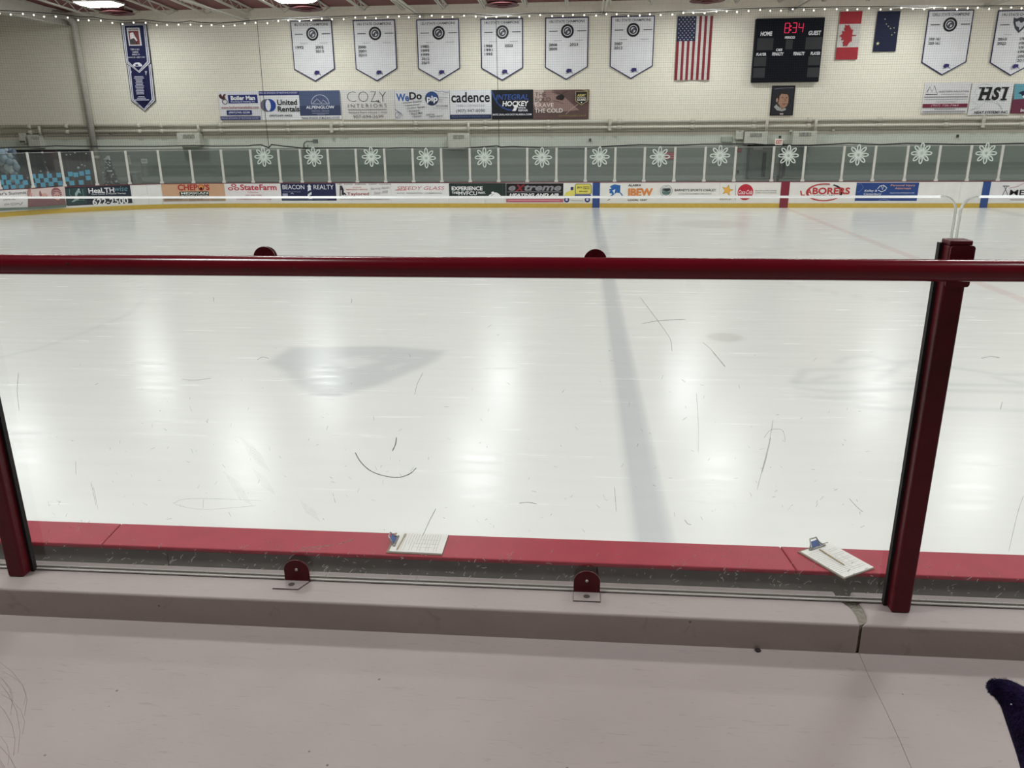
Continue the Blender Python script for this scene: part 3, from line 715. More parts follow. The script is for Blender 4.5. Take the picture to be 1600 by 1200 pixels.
# brackets holding the glass: round-topped tabs at the curb, round tabs at the rail
CHROME = mat('screw_steel', '#b9b2ad', rough=.3, metal=.8)
def low_bracket(px_, skew, label):
    h = hitY(px_, 905, GLY); x = h[0]
    t = thing('glass_bracket', label, 'bracket', (x, GLY - .01, KERBZ), 'red brackets at the glass base')
    w = .0430; pl = [(x - w, KERBZ + .003), (x + w, KERBZ + .003), (x + w, KERBZ + .042)]
    for q in range(1, 12): an = math.pi * q / 12; pl.append((x + w * math.cos(an), KERBZ + .042 + w * .92 * math.sin(an)))
    pl.append((x - w, KERBZ + .042))
    MB().prism(pl, lambda q: (q[0], GLY - .0165, q[1]), lambda q: (q[0], GLY - .0115, q[1])).build('tab', REDP, t)
    b = MB().prism([(x - w - skew, 2.225), (x + w - skew, 2.225), (x + w, GLY - .0115), (x - w, GLY - .0115)], lambda q: (q[0], q[1], KERBZ), lambda q: (q[0], q[1], KERBZ + .004)); b.build('foot', CONC, t)
    g_ = .0014
    b = MB().prism([(x - w - skew - g_, 2.225 - g_), (x + w - skew + g_, 2.225 - g_), (x + w + g_, GLY - .0115), (x - w - g_, GLY - .0115)], lambda q: (q[0], q[1], KERBZ), lambda q: (q[0], q[1], KERBZ + .0015)); b.build('gap_line', GASK, t)
    MB().sphere((x, GLY - .0165, KERBZ + .046), .0055, 10, 6).build('screw', CHROME, t, True)
    MB().lathe((x - skew * .5, 2.25, KERBZ + .0042), [(.0, .001), (.006, .0012), (.010, .0), (.011, .0)], 14).build('bolt', mat('bolt_dirty', '#5c5552', rough=.6, metal=.4), t)
low_bracket(467.5, .024, 'red round-topped glass bracket with a skewed foot plate, left one')
low_bracket(917, .0, 'red round-topped glass bracket with a square foot plate, right one')
for px_, py_, lab in ((415, 397, 'dark red round clip behind the handrail, left one'), (930, 401.5, 'dark red round clip behind the handrail, right one')):
    h = hitY(px_, py_ + 5, GLY); x, z = h[0], h[2]
    t = thing('glass_clip', lab, 'clip', (x, GLY - .01, z - .03), 'round clips at the rail')
    MB().tube([(x, GLY - .010, z), (x, GLY - .0045, z)], .033, 28).build('disc', REDP, t)
    MB().box(x - .012, x + .012, 2.19, GLY - .010, z - .02, z + .004).build('arm', REDP, t)
    MB().tube([(x, GLY + GT + .0005, z), (x, GLY + GT + .005, z)], .030, 28).build('back_disc', REDP, t)

# scuffs and scratches on the pane
def strokes(parent, name, lst, m, Y):
    b = MB()
    for pts, w in lst:
        Q = [hitY(a, c, Y) for a, c in pts]
        for i in range(len(Q) - 1):
            p0, p1 = Q[i], Q[i + 1]; d = (p1 - p0)[[0, 2]]; l = np.hypot(*d) or 1; nx, nz_ = -d[1] / l * w, d[0] / l * w
            w0 = .55 if i == 0 else 1; w1 = .55 if i == len(Q) - 2 else 1
            b.add([(p0[0] - nx * w0, Y, p0[2] - nz_ * w0), (p1[0] - nx * w1, Y, p1[2] - nz_ * w1), (p1[0] + nx * w1, Y, p1[2] + nz_ * w1), (p0[0] + nx * w0, Y, p0[2] + nz_ * w0)], [(0, 1, 2, 3)])
    return b.build(name, m, parent)
def smoothpts(pts, n=6):
    P = [np.array(q, float) for q in pts]; R_ = []
    for i in range(len(P) - 1):
        p0, p1, p2, p3 = P[max(i - 1, 0)], P[i], P[i + 1], P[min(i + 2, len(P) - 1)]
        for k in range(n):
            t = k / n; R_.append(.5 * (2 * p1 + (p2 - p0) * t + (2 * p0 - 5 * p1 + 4 * p2 - p3) * t * t + (3 * p1 - 3 * p2 + p3 - p0) * t ** 3))
    return R_ + [P[-1]]
def scuff_mat(name, col, alpha):
    m = bpy.data.materials.new(name); m.use_nodes = True; nt = m.node_tree; N, L = nt.nodes, nt.links; N.clear()
    o_ = N.new('ShaderNodeOutputMaterial'); a_ = N.new('ShaderNodeBsdfTransparent'); d_ = N.new('ShaderNodeBsdfDiffuse'); d_.inputs[0].default_value = (*lin(col), 1)
    tc = N.new('ShaderNodeTexCoord'); nz = N.new('ShaderNodeTexNoise'); nz.inputs['Scale'].default_value = 90; L.new(tc.outputs['Object'], nz.inputs['Vector'])
    mr = N.new('ShaderNodeMapRange'); mr.inputs[1].default_value = .3; mr.inputs[2].default_value = .6; mr.inputs[3].default_value = alpha * .6; mr.inputs[4].default_value = min(1, alpha * 1.2); L.new(nz.outputs[0], mr.inputs[0])
    x_ = N.new('ShaderNodeMixShader'); L.new(mr.outputs[0], x_.inputs[0]); L.new(a_.outputs[0], x_.inputs[1]); L.new(d_.outputs[0], x_.inputs[2]); L.new(x_.outputs[0], o_.inputs[0])
    return m
INK, GREYS, PALE = scuff_mat('rubber_mark', '#15161a', .95), scuff_mat('grey_scuff', '#3c4246', .45), scuff_mat('pale_scratch', '#e6e6e2', .85)
YS = GLY + GT + .0006
strokes(P2, 'black_mark', [(smoothpts([(555, 707), (563, 721), (578, 735), (598, 743), (622, 746), (640, 740.5), (650.5, 731)]), .0015)], INK, YS)
strokes(P2, 'black_mark', [(smoothpts([(619.5, 683), (618, 694), (613, 705)]), .0016)], INK, YS)
for L_, w in (([(1000, 464), (1018, 488), (1030, 504), (1040, 518)], .0009), ([(1040, 518), (1048, 532), (1050, 549)], .0008), ([(1002, 506), (1030, 501), (1072, 499)], .0010), ([(1098, 535), (1110, 545), (1118, 555)], .0008), ([(1114, 550), (1124, 562), (1133, 573)], .0014),
              ([(1208, 656), (1202, 690), (1192, 730), (1183, 765)], .0009), ([(1204, 684), (1198, 712), (1190, 740)], .0013), ([(1194, 684), (1204, 672), (1222, 672), (1227, 688)], .0007), ([(1088, 614), (1091, 660), (1091, 708)], .0006), ([(811, 786.5), (825, 785), (839, 787.5)], .0016),
              ([(29, 582), (27, 612), (30, 642)], .0010), ([(661, 582), (652, 600), (648, 617)], .0008), ([(1327, 779), (1338, 791), (1348, 800)], .0010), ([(1599, 775), (1590, 802), (1576, 862)], .0008), ([(1070, 812), (1074, 818), (1080, 820)], .0013),
              ([(420, 560), (410, 558), (402, 562)], .0010), ([(550, 467), (549, 474)], .001), ([(283, 593), (305, 594), (330, 591)], .0007), ([(1563, 640), (1566, 628)], .0010), ([(1533, 560), (1548, 557), (1562, 559)], .0010), ([(118, 720), (119, 742)], .0007), ([(142, 752), (150, 790)], .0007), ([(146, 760), (153, 796)], .0006),
              ([(334, 472), (334, 464)], .001), ([(640, 738), (647, 730)], .0006), ([(270, 787), (300, 779), (410, 782)], .0005), ([(272, 788), (318, 796), (400, 790)], .0005), ([(318, 780), (317, 795)], .0005), ([(960, 760), (963, 800)], .0008)):
    strokes(P2 if L_[0][0] < 1400 else P3, 'grey_mark', [(smoothpts(L_), w)], GREYS, YS)
rng = random.Random(3); dk = []; pale = []; pale3 = []; fine = []
for _ in range(210):
    x = rng.uniform(60, 1370); y = 830 - abs(rng.gauss(0, 1)) * 150
    if y < 450: continue
    a = rng.uniform(0, 6.28); l = rng.uniform(2, 8); dk.append(([(x, y), (x + l * math.cos(a), y + l * math.sin(a))], rng.uniform(.0005, .0012)))
for _ in range(420):
    x = rng.uniform(62, 1590); yb = 846 + (x - 60) / 1540 * 52; y = yb + 25 + rng.gauss(0, 18)
    a = rng.uniform(-2, 1); l = rng.uniform(2, 9) * rng.uniform(.4, 1.4)
    (pale if x < 1380 else pale3).append((smoothpts([(x, y), (x + l * .5 * math.cos(a), y + l * .5 * math.sin(a)), (x + l * math.cos(a + .5), y + l * math.sin(a + rng.uniform(-.3, .3)))], 3), rng.uniform(.0005, .0012)))
for (x, y, l) in ((350, 745, 60), (375, 690, 40), (384, 700, 44), (395, 740, 36), (470, 790, 20)):
    for k in range(8): fine.append(([(x + k * 3, y + k * 2 - 8), (x + k * 3 + l * .4, y + k * 2 + l * .55)], .0005))
for x0, y0, x1, y1 in ((470, 857, 520, 852), (530, 850, 552, 843), (455, 862, 500, 858), (660, 838, 672, 812), (672, 812, 681, 795)):
    pale.append(([(x0, y0), (x1, y1)], .0022))
tag(strokes(P2, 'dark_specks', dk, scuff_mat('dark_speck', '#4c504c', .5), YS), kind='stuff')
tag(strokes(P2, 'pale_scratches', pale, PALE, GLY - .0006), kind='stuff')
tag(strokes(P3, 'pale_scratches', pale3, PALE, GLY - .0006), kind='stuff')
tag(strokes(P2, 'fine_scuffs', fine, scuff_mat('fine_scuff', '#8d9290', .35), YS), kind='stuff')

# ================================================================== CLIPBOARDS on the dasher cap
HB, PAPER, STEEL = mat('hardboard', '#8a7a68', rough=.7, vary=.1, scale=30), mat('paper', '#e4e2dc', rough=.8, vary=.02), mat('clip_steel', '#9b9a98', rough=.3, metal=.8)
BLUEP = mat('clip_blue', '#3c5a94', rough=.4)
def clipboard(c, ux, uy, hw, hl, label, pencil, z0):
    """c centre, ux unit along the width, uy unit towards the clip end"""
    t = thing('clipboard', label, 'clipboard', (c[0], c[1], z0), 'clipboards on the red cap')
    def W3(a, b_, z): return (c[0] + ux[0] * a + uy[0] * b_, c[1] + ux[1] * a + uy[1] * b_, z0 + z)
    MB().prism([(-hw, -hl), (hw, -hl), (hw, hl), (-hw, hl)], lambda q: W3(*q, 0), lambda q: W3(*q, .004)).build('board', HB, t)
    MB().prism([(-hw * .95, -hl * .985), (hw * .95, -hl * .985), (hw * .95, hl * .90), (-hw * .95, hl * .90)], lambda q: W3(*q, .004), lambda q: W3(*q, .0105)).build('paper_stack', PAPER, t)
    ink = mat('form_ink', '#9a9aa2', rough=.8); b = MB()
    for k in range(15):
        y = hl * .62 - k * hl * .098
        b.prism([(-hw * .85, y), (hw * (.80 if k % 3 else .2), y), (hw * (.80 if k % 3 else .2), y + .0016), (-hw * .85, y + .0016)], lambda q: W3(*q, .0106), lambda q: W3(*q, .0108))
    for x in (-.3, .1, .45): b.prism([(x * hw, -hl * .75), (x * hw + .001, -hl * .75), (x * hw + .001, hl * .1), (x * hw, hl * .1)], lambda q: W3(*q, .0106), lambda q: W3(*q, .0108))
    b.build('form_lines', ink, t)
    # spring clip: jaw, raised lever, blue band
    b = MB().tube([W3(x, hl * .80, .014) for x in (-.055, 0, .055)], .006, 8); b.build('jaw', STEEL, t, True)
    pts = [(-.050, hl * .82, .012), (-.030, hl * .93, .030), (-.022, hl * 1.03, .052), (.022, hl * 1.03, .052), (.030, hl * .93, .030), (.050, hl * .82, .012)]
    MB().tube([W3(*q) for q in pts], .004, 8).build('lever', STEEL, t, True)
    V = [W3(-.030, hl * .84, .018), W3(.030, hl * .84, .018), W3(.022, hl * .98, .042), W3(-.022, hl * .98, .042)]
    V += [(a, b_, z - .004) for a, b_, z in V]
    MB().add(V, [(0, 1, 2, 3), (7, 6, 5, 4), (0, 4, 5, 1), (1, 5, 6, 2), (2, 6, 7, 3), (3, 7, 4, 0)]).build('band', BLUEP, t)
    if pencil:
        A, B_ = pencil; MB().tube([W3(*A, .0145), W3(*B_, .0145), W3(B_[0] + (B_[0] - A[0]) * .09, B_[1] + (B_[1] - A[1]) * .09, .0135)], [.0038, .0038, .0006], 8).build('pencil', mat('pencil_tan', '#b3a284', rough=.5), t, True)
    return t
clipboard((-.838, 3.735), (0, -1), (-1, 0.02), .108, .150, 'clipboard with paper form, clip at left, lying flat on the red cap', ((-.08, .085), (.08, .095)), 1.0705)
d = np.array([1.505 - 1.347, 3.651 - 3.908]); d /= np.hypot(*d)
clipboard((1.337, 3.722), (-d[1] * -1, d[0] * -1) if False else (d[1] * -1, d[0]), tuple(-d), .1085, .150, 'clipboard set askew over the red cap with a pencil on its form', ((-.005, .10), (-.015, -.06)), 1.0712)

# ================================================================== WALL BANNERS
NAVY, INKC, OFFW = '#1d2350', '#1a1a20', '#d6d5d8'
YB = WALLY - .06
def wall_panel(name, label, cat, x0, y0, x1, y1, col, group=None, thick=.03, body='panel'):
    """flat panel fixed to the far wall, its outline read from the photo at mid-height"""
    A = hitY(x0, (y0 + y1) / 2, YB)[0]; B = hitY(x1, (y0 + y1) / 2, YB)[0]
    zt = hitY((x0 + x1) / 2, y0, YB)[2]; zb = hitY((x0 + x1) / 2, y1, YB)[2]
    t = thing(name, label, cat, ((A + B) / 2, YB, zb), group)
    bo = MB().box(A, B, YB, YB + thick, zb, zt).build(body, pm(col), t)
    cv = Canvas(bo, 'wall', YB, off=0.0); cv.rectw = (A, B, zb, zt)
    return t, cv

ALASKA = [(.30, .95), (.45, 1.0), (.62, .96), (.80, .93), (.80, .42), (.86, .36), (.95, .22), (1.0, .08), (.93, .10), (.84, .26), (.76, .36), (.66, .36), (.58, .40), (.50, .30), (.36, .18), (.20, .08), (.02, .0), (.16, .12), (.30, .24), (.28, .32), (.16, .34), (.12, .44), (.20, .52), (.10, .56), (.14, .66), (.26, .68), (.22, .76), (.14, .80)]
def alaska(cv, A, B, z0, z1, col):
    P = [(A + (B - A) * u, z0 + (z1 - z0) * w) for u, w in ALASKA]
    cv.raw('state_outline', P, [tuple(range(len(P)))], col)
def wring(cv, cx, cz, r0, r1, col, n=30, name='seal_ring'):
    P = []; F = []
    for i in range(n):
        a = 2 * math.pi * i / n; P += [(cx + r0 * math.cos(a), cz + r0 * math.sin(a)), (cx + r1 * math.cos(a), cz + r1 * math.sin(a))]
    for i in range(n): F.append((2 * i, 2 * i + 1, (2 * i + 3) % (2 * n), (2 * i + 2) % (2 * n)))
    cv.raw(name, P, F, col)
def champion(px0, px1, pyt, title, left, right, label, seal='ring', heads=('House A', 'House B')):
    A = hitY(px0, pyt, YB)[0]; B = hitY(px1, pyt, YB)[0]; zt = hitY((px0 + px1) / 2, pyt, YB)[2]
    Wd = B - A; H = 2.60; zs = zt - H * .795; cx = (A + B) / 2
    t = thing('champion_banner', label, 'banner', (cx, YB, zt - H), 'white pennant banners')
    def pent(i, y0, y1): return [(A + i, zt - i), (B - i, zt - i), (B - i, zs + i * .5), (cx, zt - H + i * 1.2), (A + i, zs + i * .5)]
    MB().prism(pent(0, 0, 0), lambda q: (q[0], YB + .012, q[1]), lambda q: (q[0], YB, q[1])).build('hem', pm('#201e4a'), t)
    cv = Canvas(t, 'wall', YB, off=0.0)
    P = pent(.045, 0, 0); cv.p = cv.raw('cloth', P, [tuple(range(5))], OFFW)
    U = lambda u: A + Wd * u
    Vv = lambda v: zt - H * v
    cv.wtext(title, U(.10), U(.91), Vv(.088), Vv(.046), '#2a2c38', .012)
    cz = Vv(.220)
    if seal == 'ring':
        wring(cv, U(.515), cz, .20, .285, INKC); wring(cv, U(.515), cz, .110, .165, '#34343c')
        P = [(U(.515) + r * math.cos(a), cz + r * math.sin(a)) for r, a in ((.14, 3.6), (.05, 2.6), (.10, 1.2), (.15, .3), (.09, -.4), (.03, .6), (.06, -1.4), (.14, -1.9))]
        cv.raw('seal_figure', P, [tuple(range(8))], '#4a4a54')
    else:
        P = [(U(.515) + .30 * a, cz + .30 * b_) for a, b_ in ((-1, .95), (-.6, .8), (0, 1.0), (.6, .8), (1, .95), (.95, .3), (.6, -.5), (0, -1.1), (-.6, -.5), (-.95, .3))]
        cv.raw('crest', P, [tuple(range(10))], '#33353f')
        P = [(U(.515) + .30 * a, cz + .30 * b_) for a, b_ in ((-.7, .35), (-.2, .5), (.1, .2), (.5, .45), (.75, .2), (.35, -.4), (0, -.75), (-.1, -.3), (-.45, -.2))]
        cv.raw('crest_figure', P, [tuple(range(9))], '#b9bac0')
    cv.wrect(U(.09), U(.29), cz - .014, cz + .014, INKC, 'rule'); cv.wrect(U(.745), U(.95), cz - .014, cz + .014, INKC, 'rule')
    if heads:
        cv.wtext(heads[0], U(.21), U(.39), Vv(.376), Vv(.360), '#55555e')
        if heads[1]: cv.wtext(heads[1], U(.69), U(.87), Vv(.376), Vv(.360), '#55555e')
    for k, y in enumerate(left): cv.wtext(y, U(.09), U(.28 if len(y) < 6 else .34), Vv(.457 + .066 * k), Vv(.413 + .066 * k), INKC, .012)
    for k, y in enumerate(right): cv.wtext(y, U(.57), U(.765), Vv(.457 + .066 * k), Vv(.413 + .066 * k), INKC, .012)
    alaska(cv, U(.47), U(.66), Vv(.905), Vv(.820), '#2b2760')
    for u in (.06, .5, .94): MB().tube([(A + Wd * u, YB - .004, zt - .02), (A + Wd * u, YB + .004, zt - .02)], .014, 8).build('grommet', mat('brass', '#8d8a80', rough=.4, metal=.6), t)
champion(453, 518, 31.8, '8U STATE CHAMPIONS', ['1992'], ['2002', '2013'], 'white pennant banner reading 8U STATE CHAMPIONS, leftmost of its row')
champion(551, 617, 30.8, '10U STATE CHAMPIONS', ['2000', '2001', '2011'], [], 'white pennant banner reading 10U STATE CHAMPIONS')
champion(650.3, 717, 29.8, '12U STATE CHAMPIONS', ['1985', '1993', '1999', '2012', '2019'], [], 'white pennant banner reading 12U STATE CHAMPIONS with five years')
champion(750.5, 817, 28.5, '14U STATE CHAMPIONS', ['1988', '1991', '1995'], ['2022'], 'white pennant banner reading 14U STATE CHAMPIONS')
champion(851.8, 920, 26.6, '16U STATE CHAMPIONS', ['2008', '2009'], ['2023'], 'white pennant banner reading 16U STATE CHAMPIONS')
champion(955, 1023.5, 24.6, '18U STATE CHAMPIONS', ['2007', '2012'], [], 'white pennant banner reading 18U STATE CHAMPIONS, beside the striped flag')
champion(1451, 1522.5, 15.5, 'GIRLS STATE CHAMPIONS', ['2008 16U', '2009 16U'], [], 'white pennant banner reading GIRLS STATE CHAMPIONS', heads=None)
champion(1560, 1633, 15.5, '19U STATE CHAMPIONS', ['2015', '2022'], ['1988', '1989', '1991', '1992', '2006', '2011'], 'white pennant banner with a shield crest, cut by the right edge', seal='crest', heads=('Major', None))

# navy two-tier banner at left
t = thing('navy_banner', 'tall navy two-tier pennant with white borders near the pipe column', 'banner', tuple(hitY(224, 174, YB)))
cv = Canvas(t, 'wall', YB, off=0.0, step=.005)
def shrink(pts, k):
    A = np.array(pts, float); c = A.mean(0)
    return [tuple(c + (q - c) * np.array([1 - k * 2.6, 1 - k])) for q in A]
lo = [(197.5, 100), (237, 99), (243.2, 157.5), (226.5, 173.8), (205, 157.5)]; up = [(188.5, 36.3), (229, 35.4), (236.8, 98.3), (218.6, 114.7), (196.8, 98.3)]
for pl, nm in ((lo, 'lower_tier'), (up, 'upper_tier')):
    P = [cv.ab(*q) for q in pl]
    o_ = cv.nxt()
    MB().prism(P, lambda q: (q[0], YB - o_ + .012, q[1]), lambda q: (q[0], YB - o_, q[1])).build(nm, pm('#15162a'), t)
    for k, c in ((.020, '#cfced6'), (.055, '#23255a'), (.070, '#c9c8d0'), (.105, '#171a45')):
        Q = [cv.ab(*q) for q in shrink(pl, k)]; cv.raw('border_band', Q, [tuple(range(5))], c)
h1 = hitY(209, 37, YB); MB().box(h1[0] - .6, h1[0] + .6, YB, WALLY - .001, h1[2] - .03, h1[2]).build('hanging_batten', WHM, t)
cv.rect(200.5, 43.5, 220.8, 71.5, '#cfcdd0'); cv.rect(203, 48.5, 218.5, 70, '#7a3b40'); cv.text('NATIONAL', 202.2, 44.8, 217.5, 47.6, '#22222a', .02)
cv.poly([(204, 52), (209, 50.5), (212, 57), (216, 63), (214.5, 65), (209, 60), (205, 62), (204.5, 57)], '#e3dfe0'); cv.poly([(204.5, 62), (210, 62), (213, 69), (206, 69)], '#3c4a4a'); cv.line([(210, 60), (214, 65), (215, 70)], 1.2, '#1d1d26')
for tx, a, y in (('TIER II 16U', 14, 77.3), ('CHAMPIONS', 9.5, 81.5), ('HERSHEY, PA', 12, 85.5), ('MARCH 30 - APRIL 3, 2022', 26, 90)):
    cv.text(tx, 212 - a / 2 + (y - 77) * .25, y - 1.3, 212 + a / 2 + (y - 77) * .25, y + 1.5, '#c9c8d4', .015)
cv.poly([(209.5, 101), (213, 98.2), (219, 97.6), (223.5, 101), (224, 104), (210, 104)], '#d6d4dc'); cv.poly([(213, 101.5), (216, 100), (219, 103), (214, 103.4)], '#2a2c55')
for x in (206.3, 230.0): cv.poly([(x - 1.6, 111.5), (x + 1.8, 111.5), (x + 1, 114), (x + .5, 117.5), (x - .3, 117.5), (x - .6, 114)], '#c4c3cf')
for k, wd in enumerate((14, 16, 11, 10, 12, 11, 14, 13, 11, 13, 12, 12)):
    cx_ = 219 + k * .30; cv.text(('ROSTER NAME LINE', 'TEAM MEMBERS', 'SKATERS', 'FORWARDS')[k % 4], cx_ - wd / 2, 119.2 + k * 2.45, cx_ + wd / 2, 121 + k * 2.45, '#b5b4c4', .02) if False else cv.rect(cx_ - wd / 2, 119.3 + k * 2.45, cx_ + wd / 2, 120.7 + k * 2.45, '#a9a8bb', 'roster_line')
for k, wd in enumerate((10, 14, 23)): cv.rect(224 + k * .4 - wd / 2, 150.6 + k * 2.5, 224 + k * .4 + wd / 2, 152.1 + k * 2.5, '#a9a8bb', 'roster_line')

# sponsor banners
SG = 'sponsor banners on the far wall'
t, cv = wall_panel('sponsor_banner', 'white sponsor banner with navy bars and a cartoon-shaped brown mark, leftmost', 'banner', 343, 142.5, 407, 188.5, '#d4d3d6', SG)
cv.rect(356.5, 148, 402.5, 161.5, '#232a6c'); cv.text('Boiler Man', 360.5, 149.8, 398.5, 156.5, '#f0f0f4', .035); cv.text('Plumbing & Heating, Inc.', 361, 157.8, 399, 160.6, '#d5d6e2', .01)
cv.poly([(341.8, 149), (345, 146.5), (347.5, 151), (350, 147), (353.5, 147.5), (351, 150), (352.5, 155), (347, 155.5), (343, 152.5)], '#4c2a28'); cv.ell(351.7, 159, 4.2, 4.2, '#26242a', inner=.78)
cv.text('www.boilermanalaska.com', 345.5, 165.5, 404.5, 170, '#a06268', .012); cv.rect(354.5, 172.3, 394, 179.5, '#262c66'); cv.text('(907)745-2230', 358, 174, 391, 178.3, '#cfd0e0', .02)
cv.rect(345, 181.8, 407.5, 187.3, '#262a5e'); cv.text('PROUD SPONSOR OF MUSTANG HOCKEY', 346.5, 183, 406.5, 186, '#a9abc8', .02)
t, cv = wall_panel('sponsor_banner', 'white sponsor banner with a grey and blue crescent ring', 'banner', 407.6, 142, 468.8, 187.5, '#d6d6d8', SG)
cv.rect(404.2, 142.2, 466.9, 148.8, '#262a66'); cv.text('PROUD SPONSOR OF MUSTANG HOCKEY', 405.5, 143.8, 465, 146.5, '#b9bbd4', .02)
cv.ell(416.5, 164.8, 9.5, 9.8, '#6c676c'); cv.ell(421.8, 164.5, 9.4, 9.7, '#27428f'); cv.ell(419.2, 164.6, 4.1, 8.7, '#dcdce0')
cv.text('United', 433.3, 155.5, 464.3, 164.2, '#1d1c1e', .02); cv.text('Rentals', 434.3, 166, 468.3, 174.3, '#1d1c1e', .02); cv.text('(907)349-4425', 421.5, 179, 457, 183, '#3a3a40', .015)
t, cv = wall_panel('sponsor_banner', 'slate blue sponsor banner with a white mountain arch', 'banner', 469, 141.5, 532.5, 186.5, '#d9d9dc', SG)
cv.rect(468, 141.5, 532, 180.5, '#4a5573'); cv.rect(468.5, 165, 532.3, 180.5, '#39425f')
cv.ell(500.5, 162.3, 14.3, 14.5, '#b7bccb', inner=.94, a0=0, a1=180); cv.line([(486.5, 162.3), (514.8, 162.3)], .8, '#b7bccb'); cv.line([(489, 161.5), (495.5, 154.5), (502.5, 161), (505, 156.2), (511.5, 161.5)], .8, '#b7bccb')
cv.text('ALPENGLOW', 478.5, 165, 522.8, 170, '#d9dce6', .02); cv.text('DENTAL GROUP', 487.5, 172, 515, 174.6, '#8e95ab', .005); cv.rect(488, 176.7, 514.5, 177.6, '#8e95ab'); cv.rect(496, 179, 508, 179.6, '#8e95ab')
cv.text('PROUD SPONSOR OF MUSTANG HOCKEY', 472, 182.5, 531.5, 185.8, '#34363f', .01)
t, cv = wall_panel('sponsor_banner', 'white sponsor banner with thin tall capitals and a phone number', 'banner', 534, 140.5, 617, 187, '#cdcac6', SG)
for ch, x0, x1 in (('C', 542.5, 556.5), ('O', 560, 575.3), ('Z', 579, 588.5), ('Y', 592.5, 603.5)): cv.text(ch, x0, 143.2, x1, 159, '#2c2a2a', -.03)
cv.line([(588, 157), (594, 160)], .9, '#2c2a2a'); cv.line([(590.5, 160.5), (592, 156)], .9, '#2c2a2a')
cv.text('INTERIORS', 544, 162.3, 604.2, 168, '#4b4846', -.012, space=1.45); cv.rect(544, 170.8, 604, 171.6, '#4b4846'); cv.text('furniture floors cabinets + more', 545, 173.5, 605, 177, '#5a5755', -.004); cv.text('907-694-2699', 552, 179.5, 599.5, 184.6, '#5e5b58', -.005)
t, cv = wall_panel('sponsor_banner', 'white sponsor banner with tilted blue and black lettering and round badge', 'banner', 617.5, 140.5, 702.5, 187, '#d0cfd0', SG)
cv.text('We', 619, 146, 639, 158, '#2e5a9c', .03, rot=-.03); cv.text('Do', 639.5, 144, 659, 156, '#141418', .03, rot=.02)
cv.ell(674.8, 154, 10.6, 11, '#27304f'); cv.ell(674.8, 149.5, 8.5, 6, '#33497e'); cv.text('pip', 667, 149.5, 684, 161.3, '#eceef2', .03)
for k, (tx, x0, x1) in enumerate((('Window Graphics', 628, 659), ('Vehicle Wraps', 631, 656), ('Outdoor Signage', 634, 664), ('Brochures', 637, 656), ('Direct Mail', 640, 660), ('Banners', 644, 659))):
    cv.text('\u2022 ' + tx, x0, 159.8 + k * 4.2, x1, 163 + k * 4.2, '#5a5a62' if k % 2 else '#3c3c44', .008, rot=.09)
cv.text('Marketing', 686, 151, 700, 153.6, '#77777f'); cv.text('Signs', 686, 154.5, 693, 156.8, '#77777f'); cv.text('Print', 686, 157.5, 692, 159.8, '#77777f'); cv.text('907.274.3584', 681.5, 164.5, 700, 166.8, '#33333b', .015); cv.text('alaskapip.com', 677, 168.2, 700, 170.2, '#8a8a92')
cv.text('and so', 666, 177.3, 679, 180.8, '#33333b', .005, .3, rot=.05); cv.text('much more!', 671, 180, 693, 183.8, '#33333b', .005, .3, rot=.05)
cv.line([(617.5, 171), (621, 173), (624, 175), (628, 178), (629.5, 181)], .8, '#55586c'); cv.ell(622.5, 180, 4.5, 5, '#7a7d90', inner=.85); cv.line([(620, 185), (625, 179), (622, 175)], .6, '#55586c'); cv.line([(680, 141.5), (685, 143.5), (692, 142.5), (696, 144.5), (702, 144)], .7, '#55586c')
t, cv = wall_panel('sponsor_banner', 'white sponsor banner with bold lower-case lettering over a navy strip', 'banner', 703.3, 140.5, 767.8, 186, '#d3d4d8', SG)
cv.text('cadence', 705, 143.8, 765.3, 160, '#121216', .02); cv.text('GENERAL CONTRACTORS', 713, 163.9, 757.5, 166.4, '#9a9aa4'); cv.text('(907) 947-0090', 713, 170.7, 758, 176.8, '#2a2a32', -.004); cv.rect(703.3, 179, 767.8, 185.8, '#20294a'); cv.text('PROUD SPONSOR OF MUSTANG HOCKEY', 706, 180.8, 765, 183.4, '#6f7a9a', .0)
t, cv = wall_panel('sponsor_banner', 'black sponsor banner with blue and white sport lettering and stick arc', 'banner', 768.2, 140.2, 833, 186.3, '#17181e', SG)
cv.line([(769, 142.5), (772, 152), (778, 162), (786, 168.5), (794, 171.5), (800, 172)], 2.2, '#2c4680'); cv.text('INTEGRAL', 775, 147.3, 826, 156, '#34508e', .02, .18); cv.text('HOCKEY', 785, 157.8, 826, 166, '#e4e6ec', .03, .12); cv.ell(806.2, 166.5, 3.5, 2, '#eceef2'); cv.poly([(800.5, 172.8), (803, 168.8), (808, 168.6), (806, 173.4), (801, 173.6)], '#eceef2')
cv.text('STICK', 810, 167.2, 822, 170.1, '#dddfe6', .03); cv.text('REPAIR', 810, 171, 825, 174, '#dddfe6', .03); cv.text('INTEGRALHOCKEYALASKA.COM', 770, 177.5, 830.5, 180.3, '#d8dae2', .02)
t, cv = wall_panel('sponsor_banner', 'brown photo banner with a helicopter and a black shield badge', 'banner', 833.2, 140.2, 920, 186.3, '#5d4744', SG)
cv.poly([(833.5, 141), (862, 141), (880, 150), (905, 172), (860, 176), (834, 168)], '#8c726c'); cv.poly([(833.5, 141), (850, 141), (846, 158), (834, 165)], '#b6a49c')
cv.text('THE', 836, 144.6, 853, 150.6, '#25201f', -.006); cv.text('BOLD', 836, 152.5, 860, 158.8, '#25201f', -.006); cv.text('BRAVE', 836, 161.2, 865, 167.6, '#e2d6d0', -.004); cv.text('THE COLD', 835.5, 169.4, 879.3, 176, '#ece2dc', .006)
